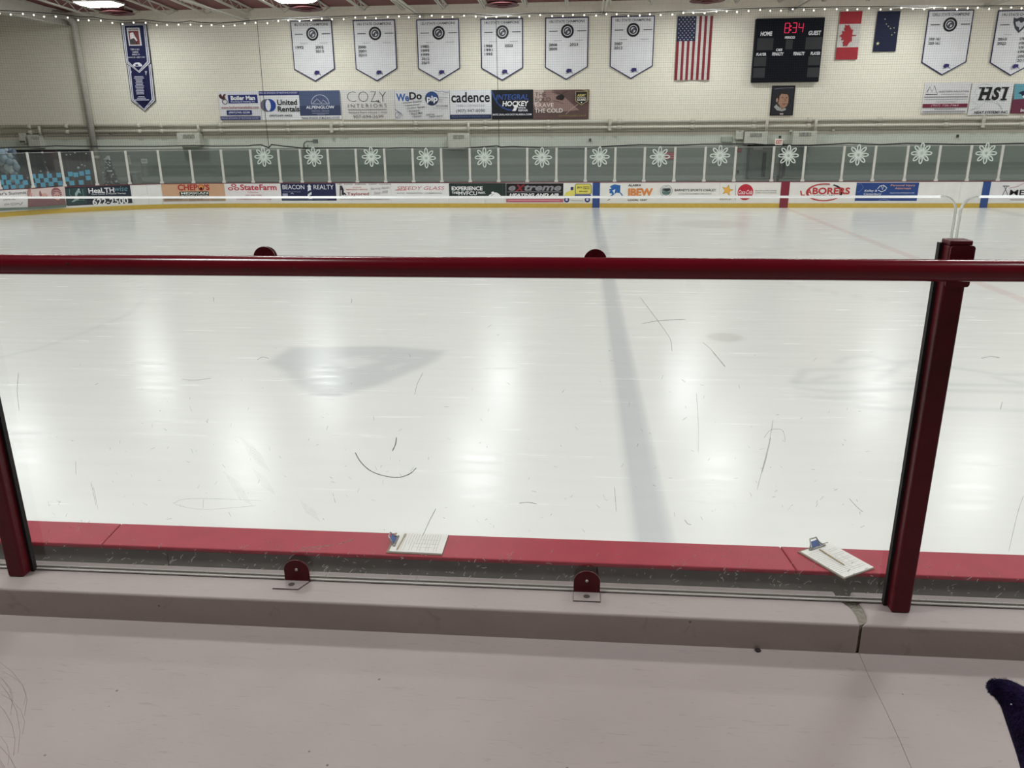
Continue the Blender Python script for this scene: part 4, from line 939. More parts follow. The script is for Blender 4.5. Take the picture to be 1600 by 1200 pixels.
cv.ell(877, 152, 5, 4.2, '#1f1a1a'); cv.poly([(868.5, 152), (873, 148), (873, 156), (869, 155)], '#2b2424'); cv.line([(862, 143.5), (877, 147.5), (886, 143)], .7, '#2b2424'); cv.line([(864, 157), (872, 159), (880, 161.5)], .6, '#4a3a38')
for k in range(7): cv.poly([(908 + k * 2.0, 148 + k * 3.2 - 8), (911 + k * 1.2, 141 + k * 3.2 - 1), (919.6, 141.5 + k * 3.2), (919.6, 143.5 + k * 3.2)], '#a08f62') if k < 5 else None
cv.poly([(899.2, 143), (918, 143), (918, 158), (908.5, 164.6), (899.2, 158)], '#b09f72'); cv.poly([(900, 143.8), (917.2, 143.8), (917.2, 157.4), (908.5, 163.4), (900, 157.4)], '#17161a'); cv.text('ARMY', 902, 147, 915.5, 151, '#c6b56e', .03); cv.text('NATIONAL', 901.5, 151.8, 916, 153.6, '#d6d2c8', .02); cv.text('GUARD', 901.8, 154.2, 915.8, 157.6, '#e4e0d6', .03); cv.ell(908.5, 160.3, .9, 1.2, '#e4e0d6')
cv.line([(884, 178.5), (893, 170), (903, 163)], .6, '#bda79c'); cv.text('NATIONALGUARD.COM/AK', 873, 179.3, 916, 182, '#8d7c46', .01)
t, cv = wall_panel('sponsor_banner', 'white sponsor banner with a maroon phone strip and peak mark', 'banner', 1442.5, 129, 1514, 177, '#cfccce', SG)
cv.line([(1448, 144.5), (1453, 135.5), (1456, 143.5), (1460, 134), (1464.5, 147.5), (1446, 147.5)], 1.2, '#2c2a2e'); cv.text('NORTHERN INSULATION', 1466.5, 141.5, 1514, 144.3, '#6a686e', .015, .2); cv.rect(1470, 146.7, 1508, 147.4, '#a2a0a6'); cv.rect(1444, 150.5, 1512, 152.3, '#8e8c92'); cv.rect(1444, 154.7, 1512, 155.2, '#8e8c92')
cv.text("THAT'S A WRAP!", 1462, 157.2, 1494, 160.4, '#a5a3a8', -.004, .2); cv.rect(1441, 162, 1511, 168, '#6e2438'); cv.text('(907) 726-7465', 1454.5, 163, 1497.5, 167, '#d3a9b2', -.002, .2); cv.rect(1459, 169.7, 1492, 170.8, '#7a787e'); cv.rect(1441, 173.6, 1508, 174.9, '#7a787e')
t, cv = wall_panel('sponsor_banner', 'white sponsor banner with huge black slab capitals and outline map', 'banner', 1516, 129.5, 1580.5, 179.5, '#d2d1d2', SG)
out_pts = [(1545, 132), (1536, 131), (1528, 135.5), (1522, 145), (1527, 148.5), (1521, 153), (1519, 159), (1529, 163.5), (1521.5, 170), (1515.5, 172.5)]
cv.line(out_pts, .5, '#9ca294'); cv.line([(1516, 172.5), (1528, 169), (1540, 159), (1551, 160), (1558, 162), (1566, 171), (1563, 165), (1557, 158.5)], .5, '#9ca294'); cv.line([(1545, 132), (1551, 134), (1549, 158)], .5, '#b0b4a8')
for ch, x0, x1 in (('H', 1530, 1549), ('S', 1550, 1562.5), ('I', 1566.5, 1574)): cv.text(ch, x0, 136, x1, 156.5, '#17171a', .05, .16)
for x in (1530.5, 1541): cv.rect(x - 1, 136, x + 8, 138.2, '#17171a'); cv.rect(x - 2.5, 154.3, x + 6, 156.5, '#17171a')
cv.rect(1564.5, 136, 1576, 138.2, '#17171a'); cv.rect(1562.5, 154.3, 1572, 156.5, '#17171a'); cv.text('HEAT SYSTEMS INC.', 1521, 173.5, 1574, 177.6, '#28282c', .03, .2)
t, cv = wall_panel('sponsor_banner', 'teal and maroon sponsor banner cut by the right picture edge', 'banner', 1583, 131, 1660, 177, '#64293f', SG)
cv.poly([(1585.5, 131), (1663, 131), (1660, 151), (1583.5, 155.5)], '#5b93a0'); cv.poly([(1590.5, 145.5), (1597, 142.5), (1606, 140), (1612, 144), (1606, 148.5), (1598, 151), (1595, 147)], '#18203a'); cv.poly([(1597, 151), (1603, 146), (1610, 152), (1601, 155)], '#e0e2e4'); cv.text('Insurance', 1594.5, 169.5, 1625, 174.5, '#e4dde0', .02)

# ---- flags
def cloth(name, A, B, z0, z1, Y, m, parent, nx=10, nz_=10, amp=.03, u0=0, u1=1, v0=0, v1=1, off=0.0):
    V = []; F = []
    for j in range(nz_ + 1):
        for i in range(nx + 1):
            u = u0 + (u1 - u0) * i / nx; v = v0 + (v1 - v0) * j / nz_
            V.append((A + (B - A) * u, Y - off - amp * math.sin(u * 9 + v * 1.5) * (1 - v) - .02, z0 + (z1 - z0) * v))
    for j in range(nz_):
        for i in range(nx): F.append((j * (nx + 1) + i, j * (nx + 1) + i + 1, (j + 1) * (nx + 1) + i + 1, (j + 1) * (nx + 1) + i))
    return build(name, V, F, m, parent, True)
def flag_rect(x0, y0, x1, y1):
    ym_ = (y0 + y1) / 2
    return hitY(x0, ym_, YB)[0], hitY(x1, ym_, YB)[0], hitY((x0 + x1) / 2, y1, YB)[2], hitY((x0 + x1) / 2, y0, YB)[2]
A, B, z0, z1 = flag_rect(1056.2, 24.5, 1111, 125)
t = thing('striped_flag', 'red and white striped flag with a starred blue canton hung vertically', 'flag', ((A + B) / 2, YB, z0), 'flags on the far wall')
FR, FW, FB = mat('flag_red', '#7e242d', rough=.8), mat('flag_white', '#d0cac6', rough=.8), mat('flag_blue', '#1d2446', rough=.8)
for k in range(13):
    lowpart = k < 7
    cloth('stripe', A, B, z0, z1, YB, FR if k % 2 == 0 else FW, t, 2, 12, .03, (12 - k) / 13, (13 - k) / 13, 0, 1) if False else cloth('stripe', A, B, z0, z1, YB, FR if k % 2 == 0 else FW, t, 2, 12, .03, k / 13, (k + 1) / 13, 0, 1 if k > 6 else .61)
cloth('canton', A, B, z0, z1, YB, FB, t, 8, 8, .03, 0, 7 / 13, .61, 1)
b = MB()
for r in range(11):
    for c in range(5 if r % 2 else 4):
        u = (7 / 13) * ((c + .5 + (0 if r % 2 else .5)) / 5); v = .61 + .39 * (r + .7) / 11.4
        x = A + (B - A) * u; z = z0 + (z1 - z0) * v; y = YB - .03 * math.sin(u * 9 + v * 1.5) * (1 - v) - .028
        P = [(x + (.034 if q % 2 == 0 else .014) * math.sin(q * math.pi / 5), y, z + (.034 if q % 2 == 0 else .014) * math.cos(q * math.pi / 5)) for q in range(10)]
        b.add(P, [tuple(range(10))])
b.build('stars', FW, t)
MB().tube([(A - .05, YB - .02, z1), (B + .05, YB - .02, z1)], .015, 8).build('rod', WHM, t); [MB().tube([(x_, YB - .02, z1), (x_, WALLY - .001, z1)], .012, 6).build('hook', WHM, t) for x_ in (A, B)]
A, B, z0, z1 = flag_rect(1309, 17.3, 1343.3, 93)
t = thing('maple_flag', 'red and white flag with a sideways red maple leaf', 'flag', ((A + B) / 2, YB, z0), 'flags on the far wall')
FRED = mat('flag_scarlet', '#a62e38', rough=.8)
cloth('red_band', A, B, z0, z1, YB, FRED, t, 8, 4, .02, 0, 1, .735, 1); cloth('white_field', A, B, z0, z1, YB, FW, t, 8, 8, .02, 0, 1, .255, .735); cloth('red_band', A, B, z0, z1, YB, FRED, t, 8, 4, .02, 0, 1, 0, .255)
leaf = [(0, 1), (.18, .65), (.42, .78), (.34, .30), (.62, .58), (.70, .42), (.98, .46), (.86, .18), (1.0, .06), (.50, -.34), (.56, -.50), (.06, -.44), (.05, -.9), (-.05, -.9), (-.06, -.44), (-.56, -.50), (-.50, -.34), (-1.0, .06), (-.86, .18), (-.98, .46), (-.70, .42), (-.62, .58), (-.34, .30), (-.42, .78), (-.18, .65)]
cxx = A + (B - A) * .46; czz = z0 + (z1 - z0) * .495; k = (B - A) * .42
MB().prism(leaf, lambda q: (cxx - q[1] * k * .95, YB - .052, czz + q[0] * k * 1.15), lambda q: (cxx - q[1] * k * .95, YB - .048, czz + q[0] * k * 1.15)).build('maple_leaf', FRED, t)
MB().tube([(A - .04, YB - .02, z1), (B + .04, YB - .02, z1)], .014, 8).build('rod', WHM, t); [MB().tube([(x_, YB - .02, z1), (x_, WALLY - .001, z1)], .012, 6).build('hook', WHM, t) for x_ in (A, B)]
A, B, z0, z1 = flag_rect(1367.5, 17, 1403, 80.5)
t = thing('starry_flag', 'dark blue flag with a dipper of small gold stars', 'flag', ((A + B) / 2, YB, z0), 'flags on the far wall')
cloth('field', A, B, z0, z1, YB, mat('flag_navy', '#141a38', rough=.8), t, 8, 8, .02)
for px_, py_, r in ((1383, 30, .035), (1385, 37.5, .033), (1388, 41, .033), (1391.5, 44.5, .035), (1397, 43.5, .033), (1398, 51, .033), (1393.5, 54.5, .035), (1371.5, 68, .085)):
    h = hitY(px_, py_, YB - .05)
    P = [(h[0] + (r if q % 2 == 0 else r * .42) * math.sin(q * math.pi / 5), YB - .05, h[2] + (r if q % 2 == 0 else r * .42) * math.cos(q * math.pi / 5)) for q in range(10)]
    build('star', P, [tuple(range(10))], mat('star_gold', '#c9c59a', rough=.7), t)
MB().tube([(A - .04, YB - .02, z1), (B + .04, YB - .02, z1)], .014, 8).build('rod', WHM, t); [MB().tube([(x_, YB - .02, z1), (x_, WALLY - .001, z1)], .012, 6).build('hook', WHM, t) for x_ in (A, B)]

# ---- scoreboard
YSB = WALLY - .26
A, B = hitY(1178, 78, YSB)[0], hitY(1284.5, 78, YSB)[0]; z1, z0 = hitY(1235, 28, YSB)[2], hitY(1227, 128.3, YSB)[2]
t = thing('scoreboard', 'black scoreboard with red 8:34 clock digits and white captions', 'scoreboard', ((A + B) / 2, YSB, z0))
bevel(MB().box(A, B, YSB, WALLY - .02, z0, z1).build('cabinet', mat('board_black', '#0c0e18', rough=.6, spec=.15, vary=.05), t), .03, 2)
cv = Canvas([c_ for c_ in t.children][0], 'wall', YSB, off=0.0)
for x0, y0, x1, y1 in ((1183, 59.5, 1208, 78.5), (1227.5, 62, 1238.5, 77), (1258.5, 58, 1284, 77), (1178, 89, 1197, 103.5), (1176.5, 106, 1195, 121.5), (1262.5, 88, 1281, 102), (1261, 105.5, 1280, 120.5)):
    cv.rect(x0, y0, x1, y1, '#303033', 'digit_window')
for tx, x0, y0, x1, y1 in (('HOME', 1188, 49.3, 1206.5, 56.2), ('GUEST', 1263, 48, 1282.7, 55), ('PERIOD', 1226, 56.5, 1242, 61), ('PLAYER', 1181.2, 82.8, 1197, 87.3), ('PENALTY', 1206, 82, 1224, 87), ('PENALTY', 1239, 81.2, 1257, 86.5), ('PLAYER', 1266, 81, 1281.3, 86), ('OES', 1212, 76, 1222, 80)):
    cv.text(tx, x0, y0, x1, y1, '#d9d9dc', .035, .12)
LED = mat('led_red', '#c8254c', emit=1.2)
SEG = {'8': 'abcdefg', '3': 'abgcd', '4': 'fgbc'}
def seg7(ch, x0, y0, x1, y1):
    sl = (y1 - y0) * .12
    P = {'a': ((x0 + sl, y0), (x1 + sl, y0)), 'g': ((x0 + sl / 2, (y0 + y1) / 2), (x1 + sl / 2, (y0 + y1) / 2)), 'd': ((x0, y1), (x1, y1)), 'f': ((x0 + sl, y0), (x0 + sl / 2, (y0 + y1) / 2)), 'e': ((x0 + sl / 2, (y0 + y1) / 2), (x0, y1)), 'b': ((x1 + sl, y0), (x1 + sl / 2, (y0 + y1) / 2)), 'c': ((x1 + sl / 2, (y0 + y1) / 2), (x1, y1))}
    for s_ in SEG[ch]:
        a, c = [hitY(*q, YSB - .02) for q in P[s_]]
        MB().bar(tuple(a), tuple(c), .022, .012, up=(0, 1, 0)).build('digit_segment', LED, t)
seg7('8', 1225.6, 36.2, 1232.6, 51.3); seg7('3', 1237.6, 35.8, 1243.6, 50.9); seg7('4', 1247.4, 36.2, 1254, 50.2)
for px_, py_ in ((1236, 40.8), (1235.4, 46.7)):
    h = hitY(px_, py_, YSB - .02); MB().box(h[0] - .025, h[0] + .025, YSB - .024, YSB - .012, h[2] - .025, h[2] + .025).build('colon_dot', LED, t)

# ---- portrait poster under the scoreboard
t, cv = wall_panel('portrait_poster', 'dark framed portrait poster of a person in a light collar', 'poster', 1204.6, 134, 1240.8, 180.5, '#0e0d10')
cv.rect(1206.2, 135.8, 1239.4, 178.8, '#25242a', 'backdrop'); cv.line([(1210, 139.3), (1218, 138), (1240, 137)], .8, '#6b6a70')
cv.poly([(1209, 167), (1213, 163), (1218, 168), (1228, 169), (1227.5, 172), (1222, 174), (1214, 172.5)], '#9a9c9a', 'collar'); cv.poly([(1214.5, 160), (1218, 166), (1221, 171.5), (1226, 169), (1226, 162)], '#8c6d5c', 'neck')
cv.poly([(1217, 150), (1220, 145.3), (1226, 145.8), (1231, 147), (1232, 153), (1231.5, 160), (1229, 166), (1225, 168.3), (1220, 166.5), (1216.3, 161)], '#a37c68', 'face'); cv.poly([(1214.5, 156), (1215.5, 149), (1219.5, 145), (1226, 143.8), (1231.5, 146), (1232, 150), (1230, 147.6), (1221, 146.5), (1218, 150), (1217, 157)], '#2c2422', 'hair'); cv.ell(1213.9, 156.5, 1.5, 3.2, '#a98878', name='ear')
for x in (1222.3, 1229): cv.ell(x, 152.6, 1.4, .6, '#3d2c26', name='eye')
cv.poly([(1226.5, 153), (1228.5, 158), (1225.5, 158.6)], '#8a6553', 'nose'); cv.line([(1221.5, 162), (1225, 163), (1228.5, 161.8)], .9, '#6e4740', 'mouth'); cv.rect(1218, 177, 1223.5, 179.2, '#b9a8ac')

# ================================================================== ADVERTS ON THE FAR BOARDS
AG = 'adverts on the far boards'
def ad(label, x0, y0, x1, y1, col, cat='advert'):
    s0, s1 = board_at(x0, (y0 + y1) / 2)[0], board_at(x1, (y0 + y1) / 2)[0]
    zt, zb = board_at((x0 + x1) / 2, y0)[1], board_at((x0 + x1) / 2, y1)[1]
    zt = min(zt, 1.04); zb = max(zb, .19)
    t = thing('board_advert', label, cat, board3((s0 + s1) / 2, zb, .004), AG)
    bo = strip('sheet', s0, s1, zb, zt, .004, pm(col), t, .003)
    return t, Canvas(bo, 'board', off=.004, step=.003)
t, cv = ad('white advert with a pink photo of three bundled-up faces at far left', -14, 293, 102, 327, '#d8d3d2')
cv.text("Bear's Summit", -11, 299.5, 41, 304.5, '#33343a', .012); cv.text('DENTAL', 5, 309, 24, 313, '#6d6e74', .0); cv.text('694 0234', 6.5, 317, 27, 321, '#7d7e84', .0); cv.line([(27.5, 317), (32, 320), (35, 316)], .9, '#4a4b50')
cv.poly([(43.5, 296), (101, 291), (104, 323), (43.5, 327)], '#cdb9b6', 'photo'); cv.poly([(43.5, 309), (101, 308), (104, 322), (43.5, 326)], '#7c5c5e', 'photo_coats')
for x, y, c in ((50, 303.5, '#a8807a'), (69, 303.5, '#8e6062'), (88, 302.5, '#8e5a5e')):
    cv.ell(x, y, 8, 9.5, c, name='hood'); cv.ell(x + 1, y + 4, 5, 6, '#c69a8d', name='face')
    for q in (-2, 2): cv.ell(x + 1 + q, y + 3, .8, .7, '#4f3532', name='eye')
    cv.line([(x - 1, y + 7), (x + 1, y + 8), (x + 3, y + 7)], .7, '#8c5650', 'mouth')
for k in range(3): cv.line([(81, 299 + k * 3), (88, 297 + k * 2.6), (96, 300 + k * 3)], .9, '#c8a6a8')
cv.poly([(-14, 325), (50, 323.5), (102, 319.5), (103, 323.5), (50, 327), (-14, 330)], '#66766a', 'photo_foot')
t, cv = ad('dark navy advert with white and teal lettering ending 622-2500', 102.3, 290.5, 205.3, 319.5, '#232b38')
cv.poly([(102, 295), (135, 293), (136, 318), (103, 321)], '#2f4545', 'tint')
cv.text('HeaLTH', 138, 293.5, 178.5, 301.5, '#e9ecee', .02); cv.text('wise', 179, 291.3, 199, 298.5, '#6f9ba6', -.006, .25); cv.text('Care Center & Physical Therapy', 143, 301.5, 197, 304.3, '#ccd2d6', .012); cv.text('622-2500', 144.2, 309.5, 200.5, 319, '#e9eaec', .02)
cv.poly([(117, 302), (121, 296), (125, 298), (126.5, 303), (123, 300.5), (120, 306), (124, 311), (116, 315), (111, 316), (118, 310)], '#8fa6a4', 'skater'); cv.line([(108.5, 296), (108.5, 304), (120, 313), (131, 313), (129, 295)], .8, '#6d8a88'); cv.ell(123, 295.8, 1.3, 1.3, '#b9c8c8', name='head')
t, cv = ad('orange advert with red lettering and black MEXICAN strip', 253.2, 285.8, 351.5, 314, '#c29c7e')
cv.text("CHEP", 277.5, 288, 309, 297.6, '#a8322f', .035); cv.ell(314.3, 293.2, 4.6, 4.9, '#a8322f'); cv.ell(314.3, 292.6, 3.1, 3.5, '#d59a46'); cv.poly([(311.5, 295), (314.3, 291.5), (317, 295), (314.3, 297)], '#231a16'); cv.text("'S", 319.5, 288, 327.5, 297.4, '#a8322f', .035)
cv.rect(281, 299.3, 326.3, 306, '#1d2524'); cv.text('MEXICAN', 283, 300, 325, 303.2, '#dfe4dc', .02); cv.text('RESTAURANT & CANTINA', 283, 304, 325, 305.8, '#dfe4dc', .01)
cv.rect(256.5, 309, 294, 314.2, '#a18a78'); cv.text('OPEN DAILY', 258, 310, 285, 313, '#5d4c42', .01); cv.rect(295, 309, 328, 314, '#a58f7e'); cv.text('EAGLE RIVER', 296, 310, 318, 313, '#5d4c42', .01); cv.rect(330, 309, 351.5, 313.6, '#9a8a70'); cv.text('694-0000', 331, 310, 350, 312.6, '#5d4c42', .01) if False else None
t, cv = ad('white advert with three red ovals and red lettering', 352.5, 286, 437.5, 317, '#dcd8d8')
for x, y in ((365.3, 289.7), (360.5, 295), (370, 295)): cv.ell(x, y, 4.1, 2.5, '#b23440', inner=.55)
cv.text('State', 375.5, 288.2, 404, 297.2, '#b23440', .022); cv.text('Farm', 405.5, 288.2, 432.3, 297.2, '#b23440', .022); cv.text('Al Romine', 387, 299.2, 404, 301.4, '#b0606a'); cv.text('907-694-7300', 384, 304, 409, 306, '#b0606a', .01); cv.text('ALROMINEINSURANCE.COM', 370, 310.3, 424, 312.3, '#b98088', .01)
t, cv = ad('navy advert with white serif capitals around a striped lighthouse', 439.3, 286, 525, 313.6, '#22264a')
cv.text('BEACON', 441.5, 288.8, 475.5, 295.8, '#dde0e8', .004); cv.text('REALTY', 490, 288.8, 521.3, 295.8, '#dde0e8', .004); cv.poly([(480.8, 312.8), (481.2, 291.5), (485.6, 291.5), (488.5, 312.8)], '#d8dae0', 'tower'); cv.poly([(479.8, 291.5), (483.3, 287.8), (486.8, 291.5)], '#e6e8ec', 'lantern'); cv.poly([(481.3, 299), (486, 296.5), (486.8, 299.5), (481, 303.5)], '#22264a'); cv.poly([(481, 308), (487.3, 303.5), (488, 306.5), (481, 311.5)], '#22264a')
cv.rect(442, 302.3, 450, 306.5, '#9a9cb0'); cv.text('ALASKA REAL ESTATE SALES', 443, 298.8, 470, 300.4, '#8f93ad'); cv.line([(455, 303), (457, 301), (459, 303.5)], .7, '#cfd2dc'); cv.rect(443, 311, 512, 312.6, '#3c5160')
t, cv = ad('white advert with a dark chimney mark and flood repair lettering', 526, 286, 610.5, 317, '#dcdad8')
cv.text('FIRE . FLOOD . REMODEL . CARPET CLEANING', 527, 286.8, 611, 288.7, '#4b4a4e', .012, space=1.15); cv.text('24 HOUR', 551, 291.8, 564.5, 293.6, '#b0474c', .01); cv.text('EMERGENCY SERVICE', 541, 295.2, 574.5, 297.2, '#b0474c', .01); cv.text('Taylored', 542.5, 300.6, 576.5, 306.6, '#93262e', .012)
cv.poly([(531, 290), (534.5, 290), (537.5, 297), (537, 300), (541, 303), (541, 306.5), (539.5, 304), (537.5, 304), (537.5, 306.5), (535.5, 304), (534, 306.5), (534, 297), (532.5, 297), (532.5, 306.5), (531, 306.5)], '#33323a', 'chimney'); cv.text('Serving Alaska', 580, 293.5, 609, 298, '#7d7c82', -.006, .3, rot=.08); cv.text('Since 1978', 584.5, 299.5, 606, 304, '#7d7c82', -.006, .3, rot=.08); cv.text('www.tayloredrestorationalaska.com', 532, 310.3, 609, 313, '#77767c', .004); cv.line([(580, 288.5), (580, 305)], .4, '#c4c2c0')
t, cv = ad('white advert with thin slanted red capitals', 611.5, 286, 700.8, 313.8, '#dcdbda')
cv.text('SPEEDY GLASS', 620, 291.2, 694.5, 296.8, '#b8404e', -.004, .25); cv.line([(617.5, 297), (634, 297)], .8, '#b8404e'); cv.text('AUTO . RESIDENTIAL . COMMERCIAL', 620, 300.7, 691, 302.8, '#62646a', .004, space=1.1)
t, cv = ad('dark green advert with bold white lettering and a kneeling figure', 701.8, 286.2, 790.5, 309, '#25332f')
cv.text('EXPERIENCE', 705.7, 291.3, 754, 297.5, '#eceeec', .03); cv.text('THE', 706, 299.4, 715.8, 302.9, '#eceeec', .03); cv.text('MVFCU', 716.3, 299, 745.5, 305, '#eceeec', .02); cv.text('WAY.', 746.8, 299.4, 758.5, 303, '#eceeec', .03)
cv.ell(770.2, 301.2, 2.5, 2, '#e6e8e4', name='head'); cv.poly([(762, 308), (765, 304), (769, 302.5), (775, 300.3), (780, 303), (784, 307.8)], '#e6e8e4', 'figure'); cv.line([(766, 308), (768.5, 304.8), (772, 303.5)], .6, '#46524e')
cv.text('mvfcu.coop  907.745.0000', 712, 311, 745, 312.8, '#9a9e9a', .0) if False else None
t, cv = ad('black advert with grey slanted script and HEATING AND AIR lettering', 791, 286.5, 880, 309, '#1b181b')
cv.text('e', 794.5, 290.5, 805.5, 298, '#8c8a90', .03, .2); cv.text('X', 804, 288.3, 820.5, 300, '#8d2a34', .03, .25); cv.text('treme', 819, 288.6, 877, 298, '#8c8a90', .03, .25); cv.line([(793, 299.8), (877, 299.8)], .8, '#8c8a90'); cv.text('HEATING AND AIR', 796, 302.2, 873.5, 306.8, '#e6e4e6', .035, .2)
cv.rect(791, 310.8, 880, 316, '#b5606c', 'phone_strip'); cv.text('745-0000   376-0000', 794, 311.5, 875, 315.2, '#d79aa2', .01) if False else cv.line([(794, 313.3), (826, 312.8), (875, 313.5)], 1.4, '#d79aa2')
t, cv = ad('white advert with a yellow tanker truck', 880.8, 286.5, 925.4, 316.8, '#dddcd6')
cv.poly([(881.5, 306), (884, 301), (891, 298), (893, 292), (897.5, 291.5), (898, 306.5), (881.5, 307)], '#d8cf62', 'cab'); cv.poly([(898.5, 288.5), (902, 287.2), (922, 287.2), (924.3, 290), (924.3, 302), (921, 303.5), (898.5, 303.5)], '#4a463a', 'tank_outline'); cv.poly([(899.5, 289), (902.5, 288), (921.5, 288), (923.4, 290.3), (923.4, 301.6), (920.6, 302.8), (899.5, 302.8)], '#d8cf62', 'tank'); cv.rect(891.7, 292, 895.8, 297, '#2f2f66', 'window'); cv.rect(898, 304, 923.5, 307.5, '#34357c', 'chassis')
for x in (885.4, 917.8): cv.ell(x, 312, 4.2, 4.2, '#2c2d72', name='wheel'); cv.ell(x, 312, 1.9, 1.9, '#cfcfd4', name='hub')
cv.text("JR'S", 901.5, 291.5, 909.3, 295, '#3b3a30', .02); cv.text('SEPTIC', 911, 291, 921.5, 293.1, '#6d6a48', .01); cv.text('PUMPING', 911, 293.5, 921.5, 295.6, '#6d6a48', .01); cv.text('694-6454', 905, 297.8, 918, 300, '#3b3a30', .015); cv.line([(892, 313.3), (911, 313.3)], .9, '#a5a5a2')
t, cv = ad('white advert with a blue state map and orange block capitals', 938, 286.3, 1028, 317, '#dedcd6')
a0, z0 = cv.ab(948.5, 309); a1, z1 = cv.ab(974.5, 288); alaska(cv, a0, a1, z0, z1, '#2c62a4'); cv.poly([(956.5, 298), (961.5, 295.5), (960.5, 300), (959.5, 304), (958.5, 300)], '#dbe6ee')
cv.text('ALASKA', 981.5, 287.8, 1002, 291.3, '#2c2a2a', .035); cv.text('IBEW', 981.3, 294.3, 1020, 306.8, '#cf8145', .05); cv.text('LOCAL 1547', 981, 311.3, 1010.5, 314, '#33302e', .03); cv.line([(949, 313.5), (953, 311)], .8, '#4a4a4a')
t, cv = ad('white advert with a round grey badge and serif capitals', 1028.6, 286.3, 1123, 317, '#dddbd6')
cv.ell(1041, 298.3, 9.6, 9.2, '#5f6a68', inner=.93); cv.ell(1041, 298.3, 7.5, 7.2, '#87908e'); cv.poly([(1034.5, 297), (1039, 294.5), (1046, 294.5), (1048, 297), (1042, 299)], '#2e3434', 'bird'); cv.poly([(1034.5, 300), (1041, 298.5), (1047.8, 300), (1046, 303.5), (1036, 303.5)], '#56706c', 'water'); cv.ell(1041, 292.8, 5, 1.2, '#c9cdca')
cv.text("BARNEY'S SPORTS CHALET", 1054, 295, 1118.5, 299, '#4f5452', .02); cv.text('OUTDOOR EQUIPMENT SPECIALISTS', 1060, 302, 1111.5, 304, '#6d7270', .01)
t, cv = ad('small white advert with a plain yellow five-pointed star', 1124, 286.5, 1149, 315, '#dcdad4')
P = [(1136.5 + (9.6 if q % 2 == 0 else 4.2) * math.sin(q * math.pi / 5 + .25), 297.3 - (9.3 if q % 2 == 0 else 4.1) * math.cos(q * math.pi / 5 + .25)) for q in range(10)]; cv.poly(P, '#a86a2c', 'star_edge')
P = [(1136.5 + (8.6 if q % 2 == 0 else 3.8) * math.sin(q * math.pi / 5 + .25), 297.3 - (8.3 if q % 2 == 0 else 3.7) * math.cos(q * math.pi / 5 + .25)) for q in range(10)]; cv.poly(P, '#dca94c', 'star')
cv.text("Carl's Jr.", 1124.5, 310, 1143, 313, '#6a645c', .01, .2); cv.line([(1149, 288.5), (1149, 313)], .5, '#77756f')
t, cv = ad('white advert with a red disc carrying white script', 1150, 286.5, 1218.4, 317, '#dedcd6')
cv.ell(1164.6, 300.2, 12.3, 12.5, '#b52a3a', name='disc'); cv.text('Coca-Cola', 1153.8, 296.8, 1175.4, 303.5, '#eceae8', .004, .35); cv.text('Proud sponsor of the community', 1180, 297, 1213.5, 299.2, '#4a4846', .012); cv.text('Locally owned and operated', 1180, 300.2, 1213, 302.4, '#4a4846', .012)
t, cv = ad('white advert with red arched lettering inside a red and black oval', 1234, 286.5, 1336.5, 317, '#dedbd6')
cv.ell(1288, 300.5, 29, 14, '#b23a3c', inner=.86, a0=75, a1=300); cv.ell(1288, 300.5, 29, 14, '#26262a', inner=.86, a0=-20, a1=62); cv.ell(1288, 300.5, 29, 14, '#b23a3c', inner=.9, a0=285, a1=320)
cv.text('L', 1249.5, 298, 1258, 305.5, '#b23a3c', .03, -.2); cv.text('A', 1259.5, 294.5, 1268.5, 303.5, '#b23a3c', .03); cv.text('BORERS', 1269.5, 293, 1328, 303.6, '#b23a3c', .03); cv.text('ALASKA', 1281, 287.7, 1297, 289.6, '#6d6a68', .0); cv.text('LOCAL 341', 1272, 304.2, 1303, 306.6, '#3a3838', .02, space=1.2)
t, cv = ad('royal blue advert with white script and orange serif lettering', 1337.2, 285.3, 1434.3, 314, '#27427e')
cv.text('Kelley &', 1350.5, 296.3, 1370.5, 300.5, '#dfe4ee', .006, .2); cv.text('Canterbury', 1349.5, 301.5, 1377, 305.5, '#dfe4ee', .006, .2); cv.line([(1371, 295), (1375, 290.5), (1380.5, 289.3), (1385.5, 293.5), (1382.5, 297.5), (1377, 299.8), (1372, 297)], 1.0, '#dfe4ee'); cv.line([(1377, 290), (1379, 297), (1380.5, 290)], .8, '#dfe4ee')
cv.text('Personal Injury', 1391.5, 287.8, 1430, 292, '#c89a8a', .015); cv.text('Attorneys', 1398, 292.6, 1423, 296.6, '#c89a8a', .015); cv.text('KELLEYANDCANTERBURY.COM', 1390.5, 300.5, 1428, 302.3, '#c4cbdc', .01); cv.line([(1338, 289), (1345, 286.8), (1349, 293), (1342, 300), (1339, 299.5)], .6, '#6a80b4'); cv.line([(1372, 313.2), (1381, 311), (1390, 313)], .6, '#8fa0c8')
t, cv = ad('white advert with black capitals cut by the right picture edge', 1547, 283.5, 1640, 314, '#d8d6d6')
cv.line([(1566.5, 290.8), (1577, 290.8)], 1.3, '#4a484c'); cv.line([(1569, 291), (1574.5, 305)], 1.0, '#4a484c'); cv.line([(1573.5, 291), (1566, 305.5)], 1.0, '#4a484c'); cv.line([(1577, 294), (1588, 292), (1600, 286)], .6, '#b05a66'); cv.text('ME', 1577.5, 296.5, 1601, 305, '#27252a', .012); cv.text('RCHANTS', 1602, 296.5, 1636, 305, '#27252a', .012) if False else None; cv.rect(1578, 311.5, 1601, 312.8, '#9a989c')

